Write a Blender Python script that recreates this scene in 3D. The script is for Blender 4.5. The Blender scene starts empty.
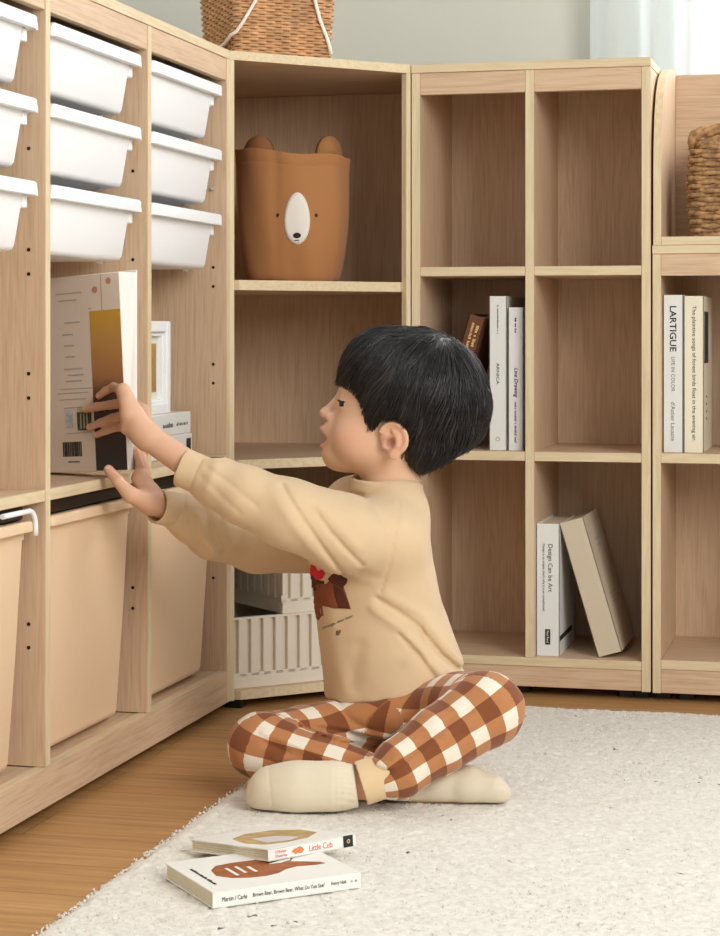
import bpy, bmesh, math, random
import numpy as np
from mathutils import Vector, Matrix
from mathutils.bvhtree import BVHTree

random.seed(7)
rng = np.random.default_rng(11)
SC = bpy.context.scene
COL = SC.collection
PI = math.pi

# ------------------------------------------------------------------ camera
CAM = np.array([1.0455, -3.5342, 0.6418])
YAW = 0.2447
FPX = 2032.6
HY = 330.48
FW = np.array([-math.sin(YAW), math.cos(YAW), 0.0])
RT = np.array([math.cos(YAW), math.sin(YAW), 0.0])
cd = bpy.data.cameras.new('camera')
cam = bpy.data.objects.new('camera', cd)
COL.objects.link(cam)
cam.location = CAM
cam.rotation_euler = (PI/2, 0, YAW)
cd.sensor_fit = 'VERTICAL'
cd.sensor_height = 36.0
cd.lens = 36.0*FPX/936.0
cd.shift_y = -(468.0-HY)/936.0
cd.clip_start = 0.05
SC.camera = cam

# ------------------------------------------------------------------ materials
def srgb(r, g, b):
    f = lambda c: (c/255/12.92) if c/255 <= 0.04045 else ((c/255+0.055)/1.055)**2.4
    return (f(r), f(g), f(b), 1.0)

def newmat(name):
    m = bpy.data.materials.new(name)
    m.use_nodes = True
    nt = m.node_tree
    return m, nt, nt.nodes['Principled BSDF']

def lk(nt, a, b): nt.links.new(a, b)

def plain(name, col, rough=0.5, bump=0.0, bscale=400.0, spec=0.5, var=0.0, vscale=30.0, sheen=0.0):
    m, nt, p = newmat(name)
    p.inputs['Base Color'].default_value = col
    p.inputs['Roughness'].default_value = rough
    p.inputs['Specular IOR Level'].default_value = spec
    if sheen: p.inputs['Sheen Weight'].default_value = sheen
    tc = nt.nodes.new('ShaderNodeTexCoord')
    if bump:
        n = nt.nodes.new('ShaderNodeTexNoise'); n.inputs['Scale'].default_value = bscale
        n.inputs['Detail'].default_value = 3
        b = nt.nodes.new('ShaderNodeBump'); b.inputs['Strength'].default_value = bump
        b.inputs['Distance'].default_value = 0.002
        lk(nt, tc.outputs['Object'], n.inputs['Vector']); lk(nt, n.outputs['Fac'], b.inputs['Height'])
        lk(nt, b.outputs['Normal'], p.inputs['Normal'])
    if var:
        n = nt.nodes.new('ShaderNodeTexNoise'); n.inputs['Scale'].default_value = vscale
        n.inputs['Detail'].default_value = 4
        r = nt.nodes.new('ShaderNodeValToRGB')
        r.color_ramp.elements[0].position = 0.3; r.color_ramp.elements[1].position = 0.7
        r.color_ramp.elements[0].color = tuple(c*(1-var) for c in col[:3])+(1,)
        r.color_ramp.elements[1].color = tuple(min(1, c*(1+var)) for c in col[:3])+(1,)
        lk(nt, tc.outputs['Object'], n.inputs['Vector']); lk(nt, n.outputs['Fac'], r.inputs['Fac'])
        lk(nt, r.outputs['Color'], p.inputs['Base Color'])
    return m

def wood(name, axis, ca, cb, cc, rough=0.55, fine=150.0, spec=0.35):
    """ash-like grain running along `axis` (0 x, 1 y, 2 z), in object space"""
    m, nt, p = newmat(name)
    p.inputs['Roughness'].default_value = rough
    p.inputs['Specular IOR Level'].default_value = spec
    tc = nt.nodes.new('ShaderNodeTexCoord'); oi = nt.nodes.new('ShaderNodeObjectInfo')
    add = nt.nodes.new('ShaderNodeVectorMath'); add.operation = 'ADD'
    mul = nt.nodes.new('ShaderNodeMath'); mul.operation = 'MULTIPLY'; mul.inputs[1].default_value = 13.7
    lk(nt, oi.outputs['Random'], mul.inputs[0])
    lk(nt, tc.outputs['Object'], add.inputs[0]); lk(nt, mul.outputs[0], add.inputs[1])
    def mp(sl, sx):
        q = nt.nodes.new('ShaderNodeMapping')
        s = [sx]*3; s[axis] = sl
        q.inputs['Scale'].default_value = s
        lk(nt, add.outputs[0], q.inputs['Vector']); return q
    # broad cathedral figure: distorted bands
    q1 = mp(1.1, 9.0)
    n1 = nt.nodes.new('ShaderNodeTexNoise'); n1.inputs['Scale'].default_value = 1.6
    n1.inputs['Detail'].default_value = 2; n1.inputs['Distortion'].default_value = 0.6
    lk(nt, q1.outputs[0], n1.inputs['Vector'])
    w = nt.nodes.new('ShaderNodeMath'); w.operation = 'MULTIPLY'; w.inputs[1].default_value = 60.0
    sn = nt.nodes.new('ShaderNodeMath'); sn.operation = 'SINE'
    lk(nt, n1.outputs['Fac'], w.inputs[0]); lk(nt, w.outputs[0], sn.inputs[0])
    # fine pores
    q2 = mp(5.0, fine)
    n2 = nt.nodes.new('ShaderNodeTexNoise'); n2.inputs['Scale'].default_value = 2.0
    n2.inputs['Detail'].default_value = 4; n2.inputs['Roughness'].default_value = 0.65
    lk(nt, q2.outputs[0], n2.inputs['Vector'])
    m1 = nt.nodes.new('ShaderNodeMath'); m1.operation = 'MULTIPLY_ADD'
    m1.inputs[1].default_value = 0.05; lk(nt, sn.outputs[0], m1.inputs[0]); lk(nt, n2.outputs['Fac'], m1.inputs[2])
    r = nt.nodes.new('ShaderNodeValToRGB'); e = r.color_ramp.elements
    e[0].position = 0.30; e[0].color = ca; e[1].position = 0.72; e[1].color = cc
    k = e.new(0.5); k.color = cb
    lk(nt, m1.outputs[0], r.inputs['Fac']); lk(nt, r.outputs['Color'], p.inputs['Base Color'])
    b = nt.nodes.new('ShaderNodeBump'); b.inputs['Strength'].default_value = 0.12; b.inputs['Distance'].default_value = 0.001
    lk(nt, n2.outputs['Fac'], b.inputs['Height']); lk(nt, b.outputs['Normal'], p.inputs['Normal'])
    return m

WA, WB, WC = srgb(194, 164, 133), srgb(209, 180, 149), srgb(217, 190, 160)
WOODF = [wood('ash_wood_'+'xyz'[i], i, WA, WB, WC) for i in range(3)]
EA, EB, EC = srgb(208, 189, 152), srgb(218, 200, 164), srgb(225, 208, 174)
WOODE = [wood('pale_edge_wood_'+'xyz'[i], i, EA, EB, EC, fine=90) for i in range(3)]
M_BLACK = plain('black_plastic', srgb(22, 21, 20), 0.35)
M_HOLE = plain('dark_hole', srgb(30, 24, 18), 0.9)
M_METAL = plain('steel_pin', srgb(190, 185, 175), 0.3)
M_WHITE = plain('white_plastic', srgb(244, 246, 247), 0.38, spec=0.4)
M_EMBOSS = plain('embossed_white_plastic', srgb(232, 235, 237), 0.5)
M_BEIGE = plain('beige_plastic', srgb(232, 203, 168), 0.5, bump=0.05, bscale=900)
M_BEIGE2 = plain('embossed_beige_plastic', srgb(222, 192, 156), 0.55)
M_CRATE = plain('ivory_plastic', srgb(226, 216, 198), 0.5)
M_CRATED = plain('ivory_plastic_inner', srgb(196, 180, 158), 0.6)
M_WALL = plain('sage_grey_paint', srgb(214, 216, 206), 0.9, bump=0.08, bscale=300)
M_PAPER = plain('white_paper', srgb(236, 234, 226), 0.6)
M_COOL = plain('cool_white_cover', srgb(226, 228, 224), 0.45)
M_CREAM = plain('cream_cover', srgb(232, 226, 202), 0.55)
M_LINEN = plain('oatmeal_linen_cover', srgb(206, 192, 168), 0.8, bump=0.15, bscale=900)
M_PAGES = plain('page_block', srgb(224, 213, 188), 0.8, bump=0.2, bscale=700)
M_BROWN = plain('brown_cloth_cover', srgb(104, 60, 38), 0.7, bump=0.1, bscale=900)
M_INK = plain('black_ink', srgb(32, 32, 32), 0.7)
M_GREY = plain('grey_ink', srgb(120, 118, 112), 0.7)
M_PALEINK = plain('pale_ink', srgb(184, 174, 162), 0.7)
M_GOLD = plain('gold_ink', srgb(226, 190, 120), 0.4)
M_REDINK = plain('coral_ink', srgb(214, 96, 72), 0.7)
M_RUST = plain('rust_brown_ink', srgb(158, 92, 48), 0.6, var=0.3, vscale=60)
M_WHITEINK = plain('white_ink', srgb(240, 236, 226), 0.7)
M_FABRIC_BEAR = plain('caramel_canvas', srgb(176, 122, 74), 0.9, bump=0.25, bscale=1400, sheen=0.1)
M_EARIN = plain('darker_caramel_canvas', srgb(156, 104, 64), 0.9, bump=0.25, bscale=1400)
M_FELT = plain('white_felt', srgb(238, 232, 222), 0.95)

# ------------------------------------------------------------------ object helpers
def link(o, parent=None):
    COL.objects.link(o)
    if parent is not None: o.parent = parent
    return o

def tag(o, label, cat, group=None, kind=None):
    o['label'] = label; o['category'] = cat
    if group: o['group'] = group
    if kind: o['kind'] = kind
    return o

def thing(name, label, cat, loc=(0, 0, 0), rz=0.0, group=None):
    o = bpy.data.objects.new(name, None)
    o.empty_display_size = 0.05
    o.location = loc; o.rotation_euler = (0, 0, rz)
    link(o); tag(o, label, cat, group)
    return o

def structure(o):
    o['kind'] = 'structure'; return o

def world_inv(parent):
    if parent is None: return Matrix.Identity(4)
    m = Matrix.Identity(4); p = parent
    while p is not None:
        m = p.matrix_basis @ m if p.parent is None else p.matrix_basis @ m
        p = p.parent
    return m.inverted()

def from_bm(name, bm, mats, parent=None, smooth=False, world=True):
    """one mesh object; coordinates in the bmesh are world coordinates when world is True, else parent-local"""
    if world and parent is not None: bm.transform(world_inv(parent))
    bmesh.ops.recalc_face_normals(bm, faces=bm.faces)
    me = bpy.data.meshes.new(name); bm.to_mesh(me); bm.free()
    for m in (mats if isinstance(mats, (list, tuple)) else [mats]): me.materials.append(m)
    if smooth:
        for p in me.polygons: p.use_smooth = True
    o = bpy.data.objects.new(name, me); link(o, parent)
    return o

def from_arrays(name, V, Fc, mats, parent=None, smooth=True, mi=None):
    me = bpy.data.meshes.new(name)
    V = np.asarray(V, dtype=np.float32)
    if isinstance(Fc, np.ndarray):
        n, k = Fc.shape
        me.vertices.add(len(V)); me.vertices.foreach_set('co', V.ravel())
        me.loops.add(n*k); me.loops.foreach_set('vertex_index', Fc.astype(np.int32).ravel())
        me.polygons.add(n); me.polygons.foreach_set('loop_start', np.arange(0, n*k, k, dtype=np.int32))
        me.polygons.foreach_set('loop_total', np.full(n, k, dtype=np.int32))
        me.update(calc_edges=True)
    else:
        me.from_pydata([tuple(v) for v in V], [], Fc)
    for m in (mats if isinstance(mats, (list, tuple)) else [mats]): me.materials.append(m)
    if smooth: me.polygons.foreach_set('use_smooth', np.ones(len(me.polygons), dtype=bool))
    if mi is not None: me.polygons.foreach_set('material_index', np.asarray(mi, dtype=np.int32))
    me.update(); me.validate()
    o = bpy.data.objects.new(name, me); link(o, parent)
    return o

def add_box(bm, lo, hi, bev=0.0, mi=0, edge_mi=None, M=None, seg=1):
    r = bmesh.ops.create_cube(bm, size=1.0)
    vs = r['verts']
    lo = Vector(lo); hi = Vector(hi); d = hi-lo; c = (hi+lo)/2
    for v in vs: v.co = Vector((v.co.x*d.x, v.co.y*d.y, v.co.z*d.z))+c
    fs = list({f for v in vs for f in v.link_faces})
    t = min(range(3), key=lambda i: d[i])
    for f in fs:
        f.normal_update()
        f.material_index = mi
        if edge_mi is not None and abs(f.normal[t]) < 0.5: f.material_index = edge_mi
    if bev:
        es = list({e for v in vs for e in v.link_edges})
        b = bmesh.ops.bevel(bm, geom=es, offset=bev, segments=seg, affect='EDGES', profile=0.5, clamp_overlap=True)
        vs = list({v for f in b['faces'] for v in f.verts} | {v for v in vs if v.is_valid})
    if M is not None:
        for v in vs: v.co = M @ v.co
    return vs

def add_tube(bm, pts, r, n=8, mi=0, closed=False, cap=True, flat=1.0):
    pts = [Vector(p) for p in pts]
    rad = r if isinstance(r, (list, tuple)) else [r]*len(pts)
    rings = []; ref = None
    N = len(pts)
    for i, p in enumerate(pts):
        a = pts[(i-1) % N] if (closed or i > 0) else p
        b = pts[(i+1) % N] if (closed or i < N-1) else p
        t = (b-a).normalized()
        if ref is None:
            ref = t.orthogonal().normalized()
        ref = (ref-t*ref.dot(t))
        ref = ref.normalized() if ref.length > 1e-6 else t.orthogonal().normalized()
        bi = t.cross(ref)
        rings.append([bm.verts.new(p+(ref*math.cos(2*PI*k/n)+bi*math.sin(2*PI*k/n)*flat)*rad[i]) for k in range(n)])
    for i in range(N if closed else N-1):
        A, B = rings[i], rings[(i+1) % N]
        for k in range(n):
            f = bm.faces.new((A[k], A[(k+1) % n], B[(k+1) % n], B[k])); f.material_index = mi; f.smooth = True
    if cap and not closed:
        for R in (rings[0], rings[-1]):
            f = bm.faces.new(R); f.material_index = mi
    return rings

def add_disc(bm, c, n, r, mi=0, seg=10, t=0.0006):
    """a short cylinder (peg hole, button) centred at c, facing n"""
    n = Vector(n).normalized(); c = Vector(c)
    add_tube(bm, [c-n*t, c+n*t], r, seg, mi)

def add_prism(bm, poly, z0, z1, mi=0, side_mi=None):
    lo = [bm.verts.new((x, y, z0)) for x, y in poly]; hi = [bm.verts.new((x, y, z1)) for x, y in poly]
    n = len(poly)
    for f in (bm.faces.new(lo[::-1]), bm.faces.new(hi)): f.material_index = mi
    for i in range(n):
        f = bm.faces.new((lo[i], lo[(i+1) % n], hi[(i+1) % n], hi[i]))
        f.material_index = mi if side_mi is None else side_mi
    return lo+hi

def rrect(hx, hy, r, n=5):
    """rounded rectangle outline, counter-clockwise"""
    out = []
    for cx, cy, a0 in ((hx-r, hy-r, 0), (-hx+r, hy-r, PI/2), (-hx+r, -hy+r, PI), (hx-r, -hy+r, 1.5*PI)):
        for k in range(n+1):
            a = a0+PI/2*k/n
            out.append((cx+r*math.cos(a), cy+r*math.sin(a)))
    return out

def add_loft(bm, secs, mi=0, cap0=True, cap1=True, smooth=True):
    """secs: list of lists of 3D points, same count"""
    R = [[bm.verts.new(p) for p in s] for s in secs]
    n = len(R[0])
    for A, B in zip(R, R[1:]):
        for k in range(n):
            f = bm.faces.new((A[k], A[(k+1) % n], B[(k+1) % n], B[k])); f.material_index = mi; f.smooth = smooth
    if cap0: bm.faces.new(R[0]).material_index = mi
    if cap1: bm.faces.new(R[-1]).material_index = mi
    return R

def copy_tree(o, parent=None):
    c = o.copy(); COL.objects.link(c)
    c.parent = parent
    for ch in [x for x in bpy.data.objects if x.parent == o]: copy_tree(ch, c)
    return c

# ------------------------------------------------------------------ text
def text_bm(s, length=None, height=None, extrude=0.0002, bold=False, shear=0.0, space=1.0):
    """bmesh of a line of text, centred on its own box, in the XY plane facing +Z"""
    cu = bpy.data.curves.new('lettering', 'FONT'); cu.body = s
    cu.extrude = 0.0; cu.resolution_u = 3; cu.shear = shear; cu.space_character = space
    if bold: cu.offset = 0.012
    o = bpy.data.objects.new('lettering', cu); COL.objects.link(o)
    bpy.context.view_layer.update()
    me = bpy.data.meshes.new_from_object(o.evaluated_get(bpy.context.evaluated_depsgraph_get()))
    bm = bmesh.new(); bm.from_mesh(me)
    bpy.data.objects.remove(o); bpy.data.curves.remove(cu); bpy.data.meshes.remove(me)
    xs = [v.co.x for v in bm.verts]; ys = [v.co.y for v in bm.verts]
    w = max(xs)-min(xs); h = max(ys)-min(ys)
    cx = (max(xs)+min(xs))/2; cy = (max(ys)+min(ys))/2
    sx = length/w if length else None; sy = height/h if height else None
    if sx is None: sx = sy
    if sy is None: sy = sx
    for v in bm.verts: v.co = Vector(((v.co.x-cx)*sx, (v.co.y-cy)*sy, 0))
    if extrude:
        r = bmesh.ops.extrude_face_region(bm, geom=bm.faces[:])
        for g in r['geom']:
            if isinstance(g, bmesh.types.BMVert): g.co.z += extrude
    for f in bm.faces: f.material_index = 0
    return bm

def frame(origin, xdir, ydir):
    x = Vector(xdir).normalized(); y = Vector(ydir).normalized(); z = x.cross(y)
    M = Matrix((x, y, z)).transposed().to_4x4(); M.translation = Vector(origin)
    return M

def lettering(s, parent, mat, origin, xdir, ydir, length=None, height=None, name='lettering', **kw):
    """writing laid flat on a part of `parent`, in parent-local coordinates"""
    bm = text_bm(s, length, height, **kw)
    bm.transform(frame(origin, xdir, ydir))
    me = bpy.data.meshes.new(name); bm.to_mesh(me); bm.free(); me.materials.append(mat)
    return link(bpy.data.objects.new(name, me), parent)

def smallprint(parent, mat, origin, xdir, ydir, length, height, seed=1):
    """a line of print too small to read in the photograph: one mesh of short strokes"""
    rs = random.Random(seed); bm = bmesh.new(); x = -length/2
    while x < length/2-height*0.3:
        w = min(height*rs.uniform(0.25, 0.75), length/2-x); hh_ = height*rs.uniform(0.55, 1.0)
        add_box(bm, (x, -height/2, 0), (x+w*0.72, -height/2+hh_, 0.0003)); x += w*(1.0 if rs.random() < 0.8 else 2.0)
    bm.transform(frame(origin, xdir, ydir))
    return from_bm('print_line', bm, mat, parent, world=False)

def patch(name, parent, mat, origin, xdir, ydir, w, h, t=0.0004):
    bm = bmesh.new(); add_box(bm, (-w/2, -h/2, 0), (w/2, h/2, t))
    bm.transform(frame(origin, xdir, ydir))
    return from_bm(name, bm, mat, parent, world=False)

# ------------------------------------------------------------------ signed distance modelling
def smin(a, b, k):
    h = np.clip(0.5+0.5*(b-a)/k, 0, 1)
    return b*(1-h)+a*h-k*h*(1-h)
def smax(a, b, k): return -smin(-a, -b, k)
def ell(p, c, r, R=None):
    q = p-np.asarray(c, np.float32)
    if R is not None: q = q@np.asarray(R, np.float32)
    r = np.asarray(r, np.float32)
    k0 = np.sqrt(((q/r)**2).sum(1)); k1 = np.sqrt(((q/(r*r))**2).sum(1))+1e-9
    return k0*(k0-1)/k1
def cap(p, a, b, ra, rb=None):
    rb = ra if rb is None else rb
    a = np.asarray(a, np.float32); b = np.asarray(b, np.float32)
    ab = b-a; L = float(ab@ab)+1e-12
    t = np.clip(((p-a)@ab)/L, 0, 1)
    return np.sqrt(((p-a-t[:, None]*ab)**2).sum(1))-(ra+(rb-ra)*t)
def chain(p, pts, rads, k=0.004):
    d = None
    for i in range(len(pts)-1):
        c = cap(p, pts[i], pts[i+1], rads[i], rads[i+1])
        d = c if d is None else smin(d, c, k)
    return d
def vnoise(p, scale, seed=0):
    q = p*scale; i = np.floor(q).astype(np.int64); f = q-i; f = f*f*(3-2*f)
    def h(ix, iy, iz):
        n = (ix*73856093) ^ (iy*19349663) ^ (iz*83492791) ^ (seed*2654435)
        n = (n ^ (n >> 13))*1274126177 & 0x7fffffff
        n = (n ^ (n >> 16)) & 0xffff
        return n/32767.5-1.0
    r = 0
    for dx in (0, 1):
        for dy in (0, 1):
            for dz in (0, 1):
                w = (f[:, 0] if dx else 1-f[:, 0])*(f[:, 1] if dy else 1-f[:, 1])*(f[:, 2] if dz else 1-f[:, 2])
                r = r+w*h(i[:, 0]+dx, i[:, 1]+dy, i[:, 2]+dz)
    return r

def sdf_mesh(fn, lo, hi, h, B=6, smooth=1):
    """surface nets on a sparse grid"""
    lo = np.asarray(lo, float); hi = np.asarray(hi, float)
    nb = np.maximum(1, np.ceil((hi-lo)/(h*B)).astype(int))
    ax = [lo[i]+h*(B*(np.arange(nb[i])+0.5)-0.5) for i in range(3)]
    G = np.stack(np.meshgrid(*ax, indexing='ij'), -1).reshape(-1, 3).astype(np.float32)
    cv = fn(G)
    act = np.abs(cv) < h*B*0.9*1.6
    v = np.repeat(np.repeat(np.repeat(cv.reshape(nb).astype(np.float32), B, 0), B, 1), B, 2)
    loc = np.stack(np.meshgrid(*[np.arange(B)]*3, indexing='ij'), -1).reshape(-1, 3)
    bi = np.stack(np.unravel_index(np.nonzero(act)[0], nb), -1)
    for s in range(0, len(bi), 1500):
        blk = bi[s:s+1500]
        idx = (blk[:, None, :]*B+loc[None]).reshape(-1, 3)
        v[idx[:, 0], idx[:, 1], idx[:, 2]] = fn((lo+idx*h).astype(np.float32))
    s = v < 0
    n = np.array(v.shape)
    cs = np.zeros(n-1, np.uint8)
    for a in (0, 1):
        for b in (0, 1):
            for c in (0, 1):
                cs += s[a:n[0]-1+a, b:n[1]-1+b, c:n[2]-1+c]
    cells = np.argwhere((cs > 0) & (cs < 8))
    ids = np.full(n-1, -1, np.int32); ids[cells[:, 0], cells[:, 1], cells[:, 2]] = np.arange(len(cells))
    acc = np.zeros((len(cells), 3)); cnt = np.zeros(len(cells))
    cr = [(a, b, c) for a in (0, 1) for b in (0, 1) for c in (0, 1)]
    val = {o: v[cells[:, 0]+o[0], cells[:, 1]+o[1], cells[:, 2]+o[2]] for o in cr}
    for o in cr:
        for axn in range(3):
            if o[axn]: continue
            o2 = list(o); o2[axn] = 1; o2 = tuple(o2)
            a, b = val[o], val[o2]; m = (a < 0) != (b < 0)
            t = np.where(m, a/np.where(m, a-b, 1), 0)
            pt = np.repeat(np.array(o, float)[None], len(cells), 0); pt[:, axn] += t
            acc += pt*m[:, None]; cnt += m
    V = lo+(cells+acc/cnt[:, None])*h
    F = []
    for axn in range(3):
        sl0 = [slice(None)]*3; sl1 = [slice(None)]*3
        sl0[axn] = slice(0, n[axn]-1); sl1[axn] = slice(1, n[axn])
        e = np.argwhere(s[tuple(sl0)] != s[tuple(sl1)])
        u, w = [(1, 2), (2, 0), (0, 1)][axn]
        ok = (e[:, u] > 0) & (e[:, w] > 0) & (e[:, u] < n[u]-1) & (e[:, w] < n[w]-1)
        e = e[ok]
        inside = s[e[:, 0], e[:, 1], e[:, 2]]
        def cid(du, dw):
            q = e.copy(); q[:, u] -= du; q[:, w] -= dw
            return ids[q[:, 0], q[:, 1], q[:, 2]]
        quad = np.stack([cid(1, 1), cid(0, 1), cid(0, 0), cid(1, 0)], 1)
        quad[~inside] = quad[~inside][:, ::-1]
        F.append(quad)
    F = np.concatenate(F); F = F[(F >= 0).all(1)]
    for _ in range(smooth):
        A = np.zeros_like(V); C = np.zeros(len(V))
        for k in range(4):
            a, b = F[:, k], F[:, (k+1) % 4]
            np.add.at(A, a, V[b]); np.add.at(C, a, 1)
            np.add.at(A, b, V[a]); np.add.at(C, b, 1)
        V = 0.5*V+0.5*A/np.maximum(C, 1)[:, None]
    return V, F
# ------------------------------------------------------------------ light and world
W = bpy.data.worlds.new('daylight'); SC.world = W; W.use_nodes = True
nt = W.node_tree; bg = nt.nodes['Background']
tc = nt.nodes.new('ShaderNodeTexCoord'); sp = nt.nodes.new('ShaderNodeSeparateXYZ')
rp = nt.nodes.new('ShaderNodeValToRGB')
rp.color_ramp.elements[0].position = 0.30; rp.color_ramp.elements[0].color = (0.66, 0.63, 0.60, 1)
rp.color_ramp.elements[1].position = 0.75; rp.color_ramp.elements[1].color = (0.97, 0.985, 1.0, 1)
mr = nt.nodes.new('ShaderNodeMapRange'); mr.inputs['From Min'].default_value = -1; mr.inputs['From Max'].default_value = 1
lk(nt, tc.outputs['Generated'], sp.inputs[0]); lk(nt, sp.outputs['Z'], mr.inputs['Value'])
lk(nt, mr.outputs[0], rp.inputs['Fac']); lk(nt, rp.outputs['Color'], bg.inputs['Color'])
# the sky beyond the back window is brighter than the room side
mb = nt.nodes.new('ShaderNodeMapRange'); mb.interpolation_type = 'SMOOTHSTEP'
for nm_, v_ in (('From Min', 0.35), ('From Max', 0.85), ('To Min', 0.64), ('To Max', 1.7)): mb.inputs[nm_].default_value = v_
lk(nt, sp.outputs['Y'], mb.inputs['Value']); lk(nt, mb.outputs[0], bg.inputs['Strength'])

def area(name, loc, target, sx, sy, power, col):
    l = bpy.data.lights.new(name, 'AREA'); l.shape = 'RECTANGLE'; l.size = sx; l.size_y = sy
    l.energy = power; l.color = col
    o = bpy.data.objects.new(name, l); COL.objects.link(o); o.location = loc
    o.rotation_euler = (Vector(target)-Vector(loc)).to_track_quat('-Z', 'Y').to_euler()
    return o
area('window_daylight', (2.7, -3.0, 1.85), (0.15, -0.5, 0.55), 1.6, 1.6, 86, (1.0, 0.975, 0.94))
area('back_window_daylight', (1.35, 0.62, 1.65), (0.6, -0.6, 0.7), 0.9, 1.0, 27, (0.97, 0.985, 1.0))

SC.view_settings.view_transform = 'Standard'
SC.view_settings.look = 'None'
SC.view_settings.exposure = -0.03
SC.view_settings.gamma = 1.0
SC.view_settings.use_curve_mapping = False

# ------------------------------------------------------------------ shell
def floor_mat():
    m, nt, p = newmat('oak_laminate')
    p.inputs['Roughness'].default_value = 0.38; p.inputs['Specular IOR Level'].default_value = 0.4
    tc = nt.nodes.new('ShaderNodeTexCoord')
    br = nt.nodes.new('ShaderNodeTexBrick'); br.offset = 0.37
    br.inputs['Scale'].default_value = 1.0; br.inputs['Brick Width'].default_value = 1.1
    br.inputs['Row Height'].default_value = 0.125; br.inputs['Mortar Size'].default_value = 0.0007
    br.inputs['Color1'].default_value = (0.2, 0.2, 0.2, 1); br.inputs['Color2'].default_value = (0.8, 0.8, 0.8, 1)
    br.inputs['Mortar'].default_value = (0.0, 0.0, 0.0, 1)
    lk(nt, tc.outputs['Object'], br.inputs['Vector'])
    mp = nt.nodes.new('ShaderNodeMapping'); mp.inputs['Scale'].default_value = (2.2, 42, 1)
    ad = nt.nodes.new('ShaderNodeVectorMath'); ad.operation = 'ADD'
    sc = nt.nodes.new('ShaderNodeVectorMath'); sc.operation = 'SCALE'; sc.inputs['Scale'].default_value = 3.0
    lk(nt, br.outputs['Color'], sc.inputs[0]); lk(nt, tc.outputs['Object'], ad.inputs[0]); lk(nt, sc.outputs[0], ad.inputs[1])
    lk(nt, ad.outputs[0], mp.inputs['Vector'])
    n = nt.nodes.new('ShaderNodeTexNoise'); n.inputs['Scale'].default_value = 2.2; n.inputs['Detail'].default_value = 6
    n.inputs['Distortion'].default_value = 0.5
    lk(nt, mp.outputs[0], n.inputs['Vector'])
    r = nt.nodes.new('ShaderNodeValToRGB'); e = r.color_ramp.elements
    e[0].position = 0.25; e[0].color = srgb(160, 116, 72); e[1].position = 0.75; e[1].color = srgb(198, 156, 104)
    k = e.new(0.5); k.color = srgb(183, 138, 88)
    lk(nt, n.outputs['Fac'], r.inputs['Fac'])
    mx = nt.nodes.new('ShaderNodeMix'); mx.data_type = 'RGBA'; mx.blend_type = 'MULTIPLY'; mx.inputs['Factor'].default_value = 1
    r2 = nt.nodes.new('ShaderNodeValToRGB'); r2.color_ramp.elements[0].color = (0.45, 0.4, 0.35, 1)
    r2.color_ramp.elements[1].position = 0.15; r2.color_ramp.elements[1].color = (0.93, 0.93, 0.93, 1)
    q = r2.color_ramp.elements.new(0.9); q.color = (1.04, 1.04, 1.04, 1)
    lk(nt, br.outputs['Color'], r2.inputs['Fac'])
    lk(nt, r.outputs['Color'], mx.inputs['A']); lk(nt, r2.outputs['Color'], mx.inputs['B'])
    lk(nt, mx.outputs['Result'], p.inputs['Base Color'])
    return m

def wall_obj(name, boxes, mat):
    bm = bmesh.new()
    for lo, hi in boxes: add_box(bm, lo, hi)
    return structure(from_bm(name, bm, mat))

wall_obj('floor', [((-0.5, -4.2, -0.06), (3.2, 0.5, 0.0))], floor_mat())
WX0, WX1, WZ0, WZ1, YB = 0.655, 1.75, 0.85, 2.3, 0.50
wall_obj('wall_back', [((-0.6, YB, 0), (WX0, YB+0.12, 2.5)), ((WX1, YB, 0), (3.2, YB+0.12, 2.5)),
                       ((WX0, YB, 0), (WX1, YB+0.12, WZ0)), ((WX0, YB, WZ1), (WX1, YB+0.12, 2.5))], M_WALL)
wall_obj('wall_left', [((-0.6, -4.2, 0), (-0.5, YB, 2.5))], M_WALL)
M_TRIM = plain('white_trim', srgb(238, 238, 234), 0.5)
wall_obj('baseboard_back', [((-0.5, YB-0.012, 0), (3.2, YB, 0.08))], M_TRIM)
bm = bmesh.new()
for lo, hi in (((WX0, YB+0.03, WZ0), (WX0+0.04, YB+0.09, WZ1)), ((WX1-0.04, YB+0.03, WZ0), (WX1, YB+0.09, WZ1)),
               ((WX0, YB+0.03, WZ0), (WX1, YB+0.09, WZ0+0.04)), ((WX0, YB+0.03, WZ1-0.04), (WX1, YB+0.09, WZ1)),
               ((1.18, YB+0.03, WZ0), (1.22, YB+0.09, WZ1))):
    add_box(bm, lo, hi, 0.002)
win = structure(from_bm('window_1', bm, M_TRIM))
gm, gnt, gp = newmat('window_glass')
gp.inputs['Transmission Weight'].default_value = 1.0; gp.inputs['Roughness'].default_value = 0.0; gp.inputs['IOR'].default_value = 1.02
bm = bmesh.new(); add_box(bm, (WX0+0.02, YB+0.055, WZ0+0.02), (WX1-0.02, YB+0.059, WZ1-0.02))
from_bm('pane', bm, gm, win)

# sheer curtain gathered at the left side of the window
cm, cnt_, cp = newmat('sheer_voile')
cp.inputs['Base Color'].default_value = srgb(232, 238, 238); cp.inputs['Roughness'].default_value = 0.9
tr = cnt_.nodes.new('ShaderNodeBsdfTranslucent'); tr.inputs['Color'].default_value = srgb(236, 242, 242)
tp = cnt_.nodes.new('ShaderNodeBsdfTransparent')
a1 = cnt_.nodes.new('ShaderNodeMixShader'); a1.inputs[0].default_value = 0.45
a2 = cnt_.nodes.new('ShaderNodeMixShader'); a2.inputs[0].default_value = 0.08
lk(cnt_, cp.outputs[0], a1.inputs[1]); lk(cnt_, tr.outputs[0], a1.inputs[2])
lk(cnt_, a1.outputs[0], a2.inputs[1]); lk(cnt_, tp.outputs[0], a2.inputs[2])
lk(cnt_, a2.outputs[0], cnt_.nodes['Material Output'].inputs['Surface'])
V, Fq = [], []
nx, nz = 120, 24
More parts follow.
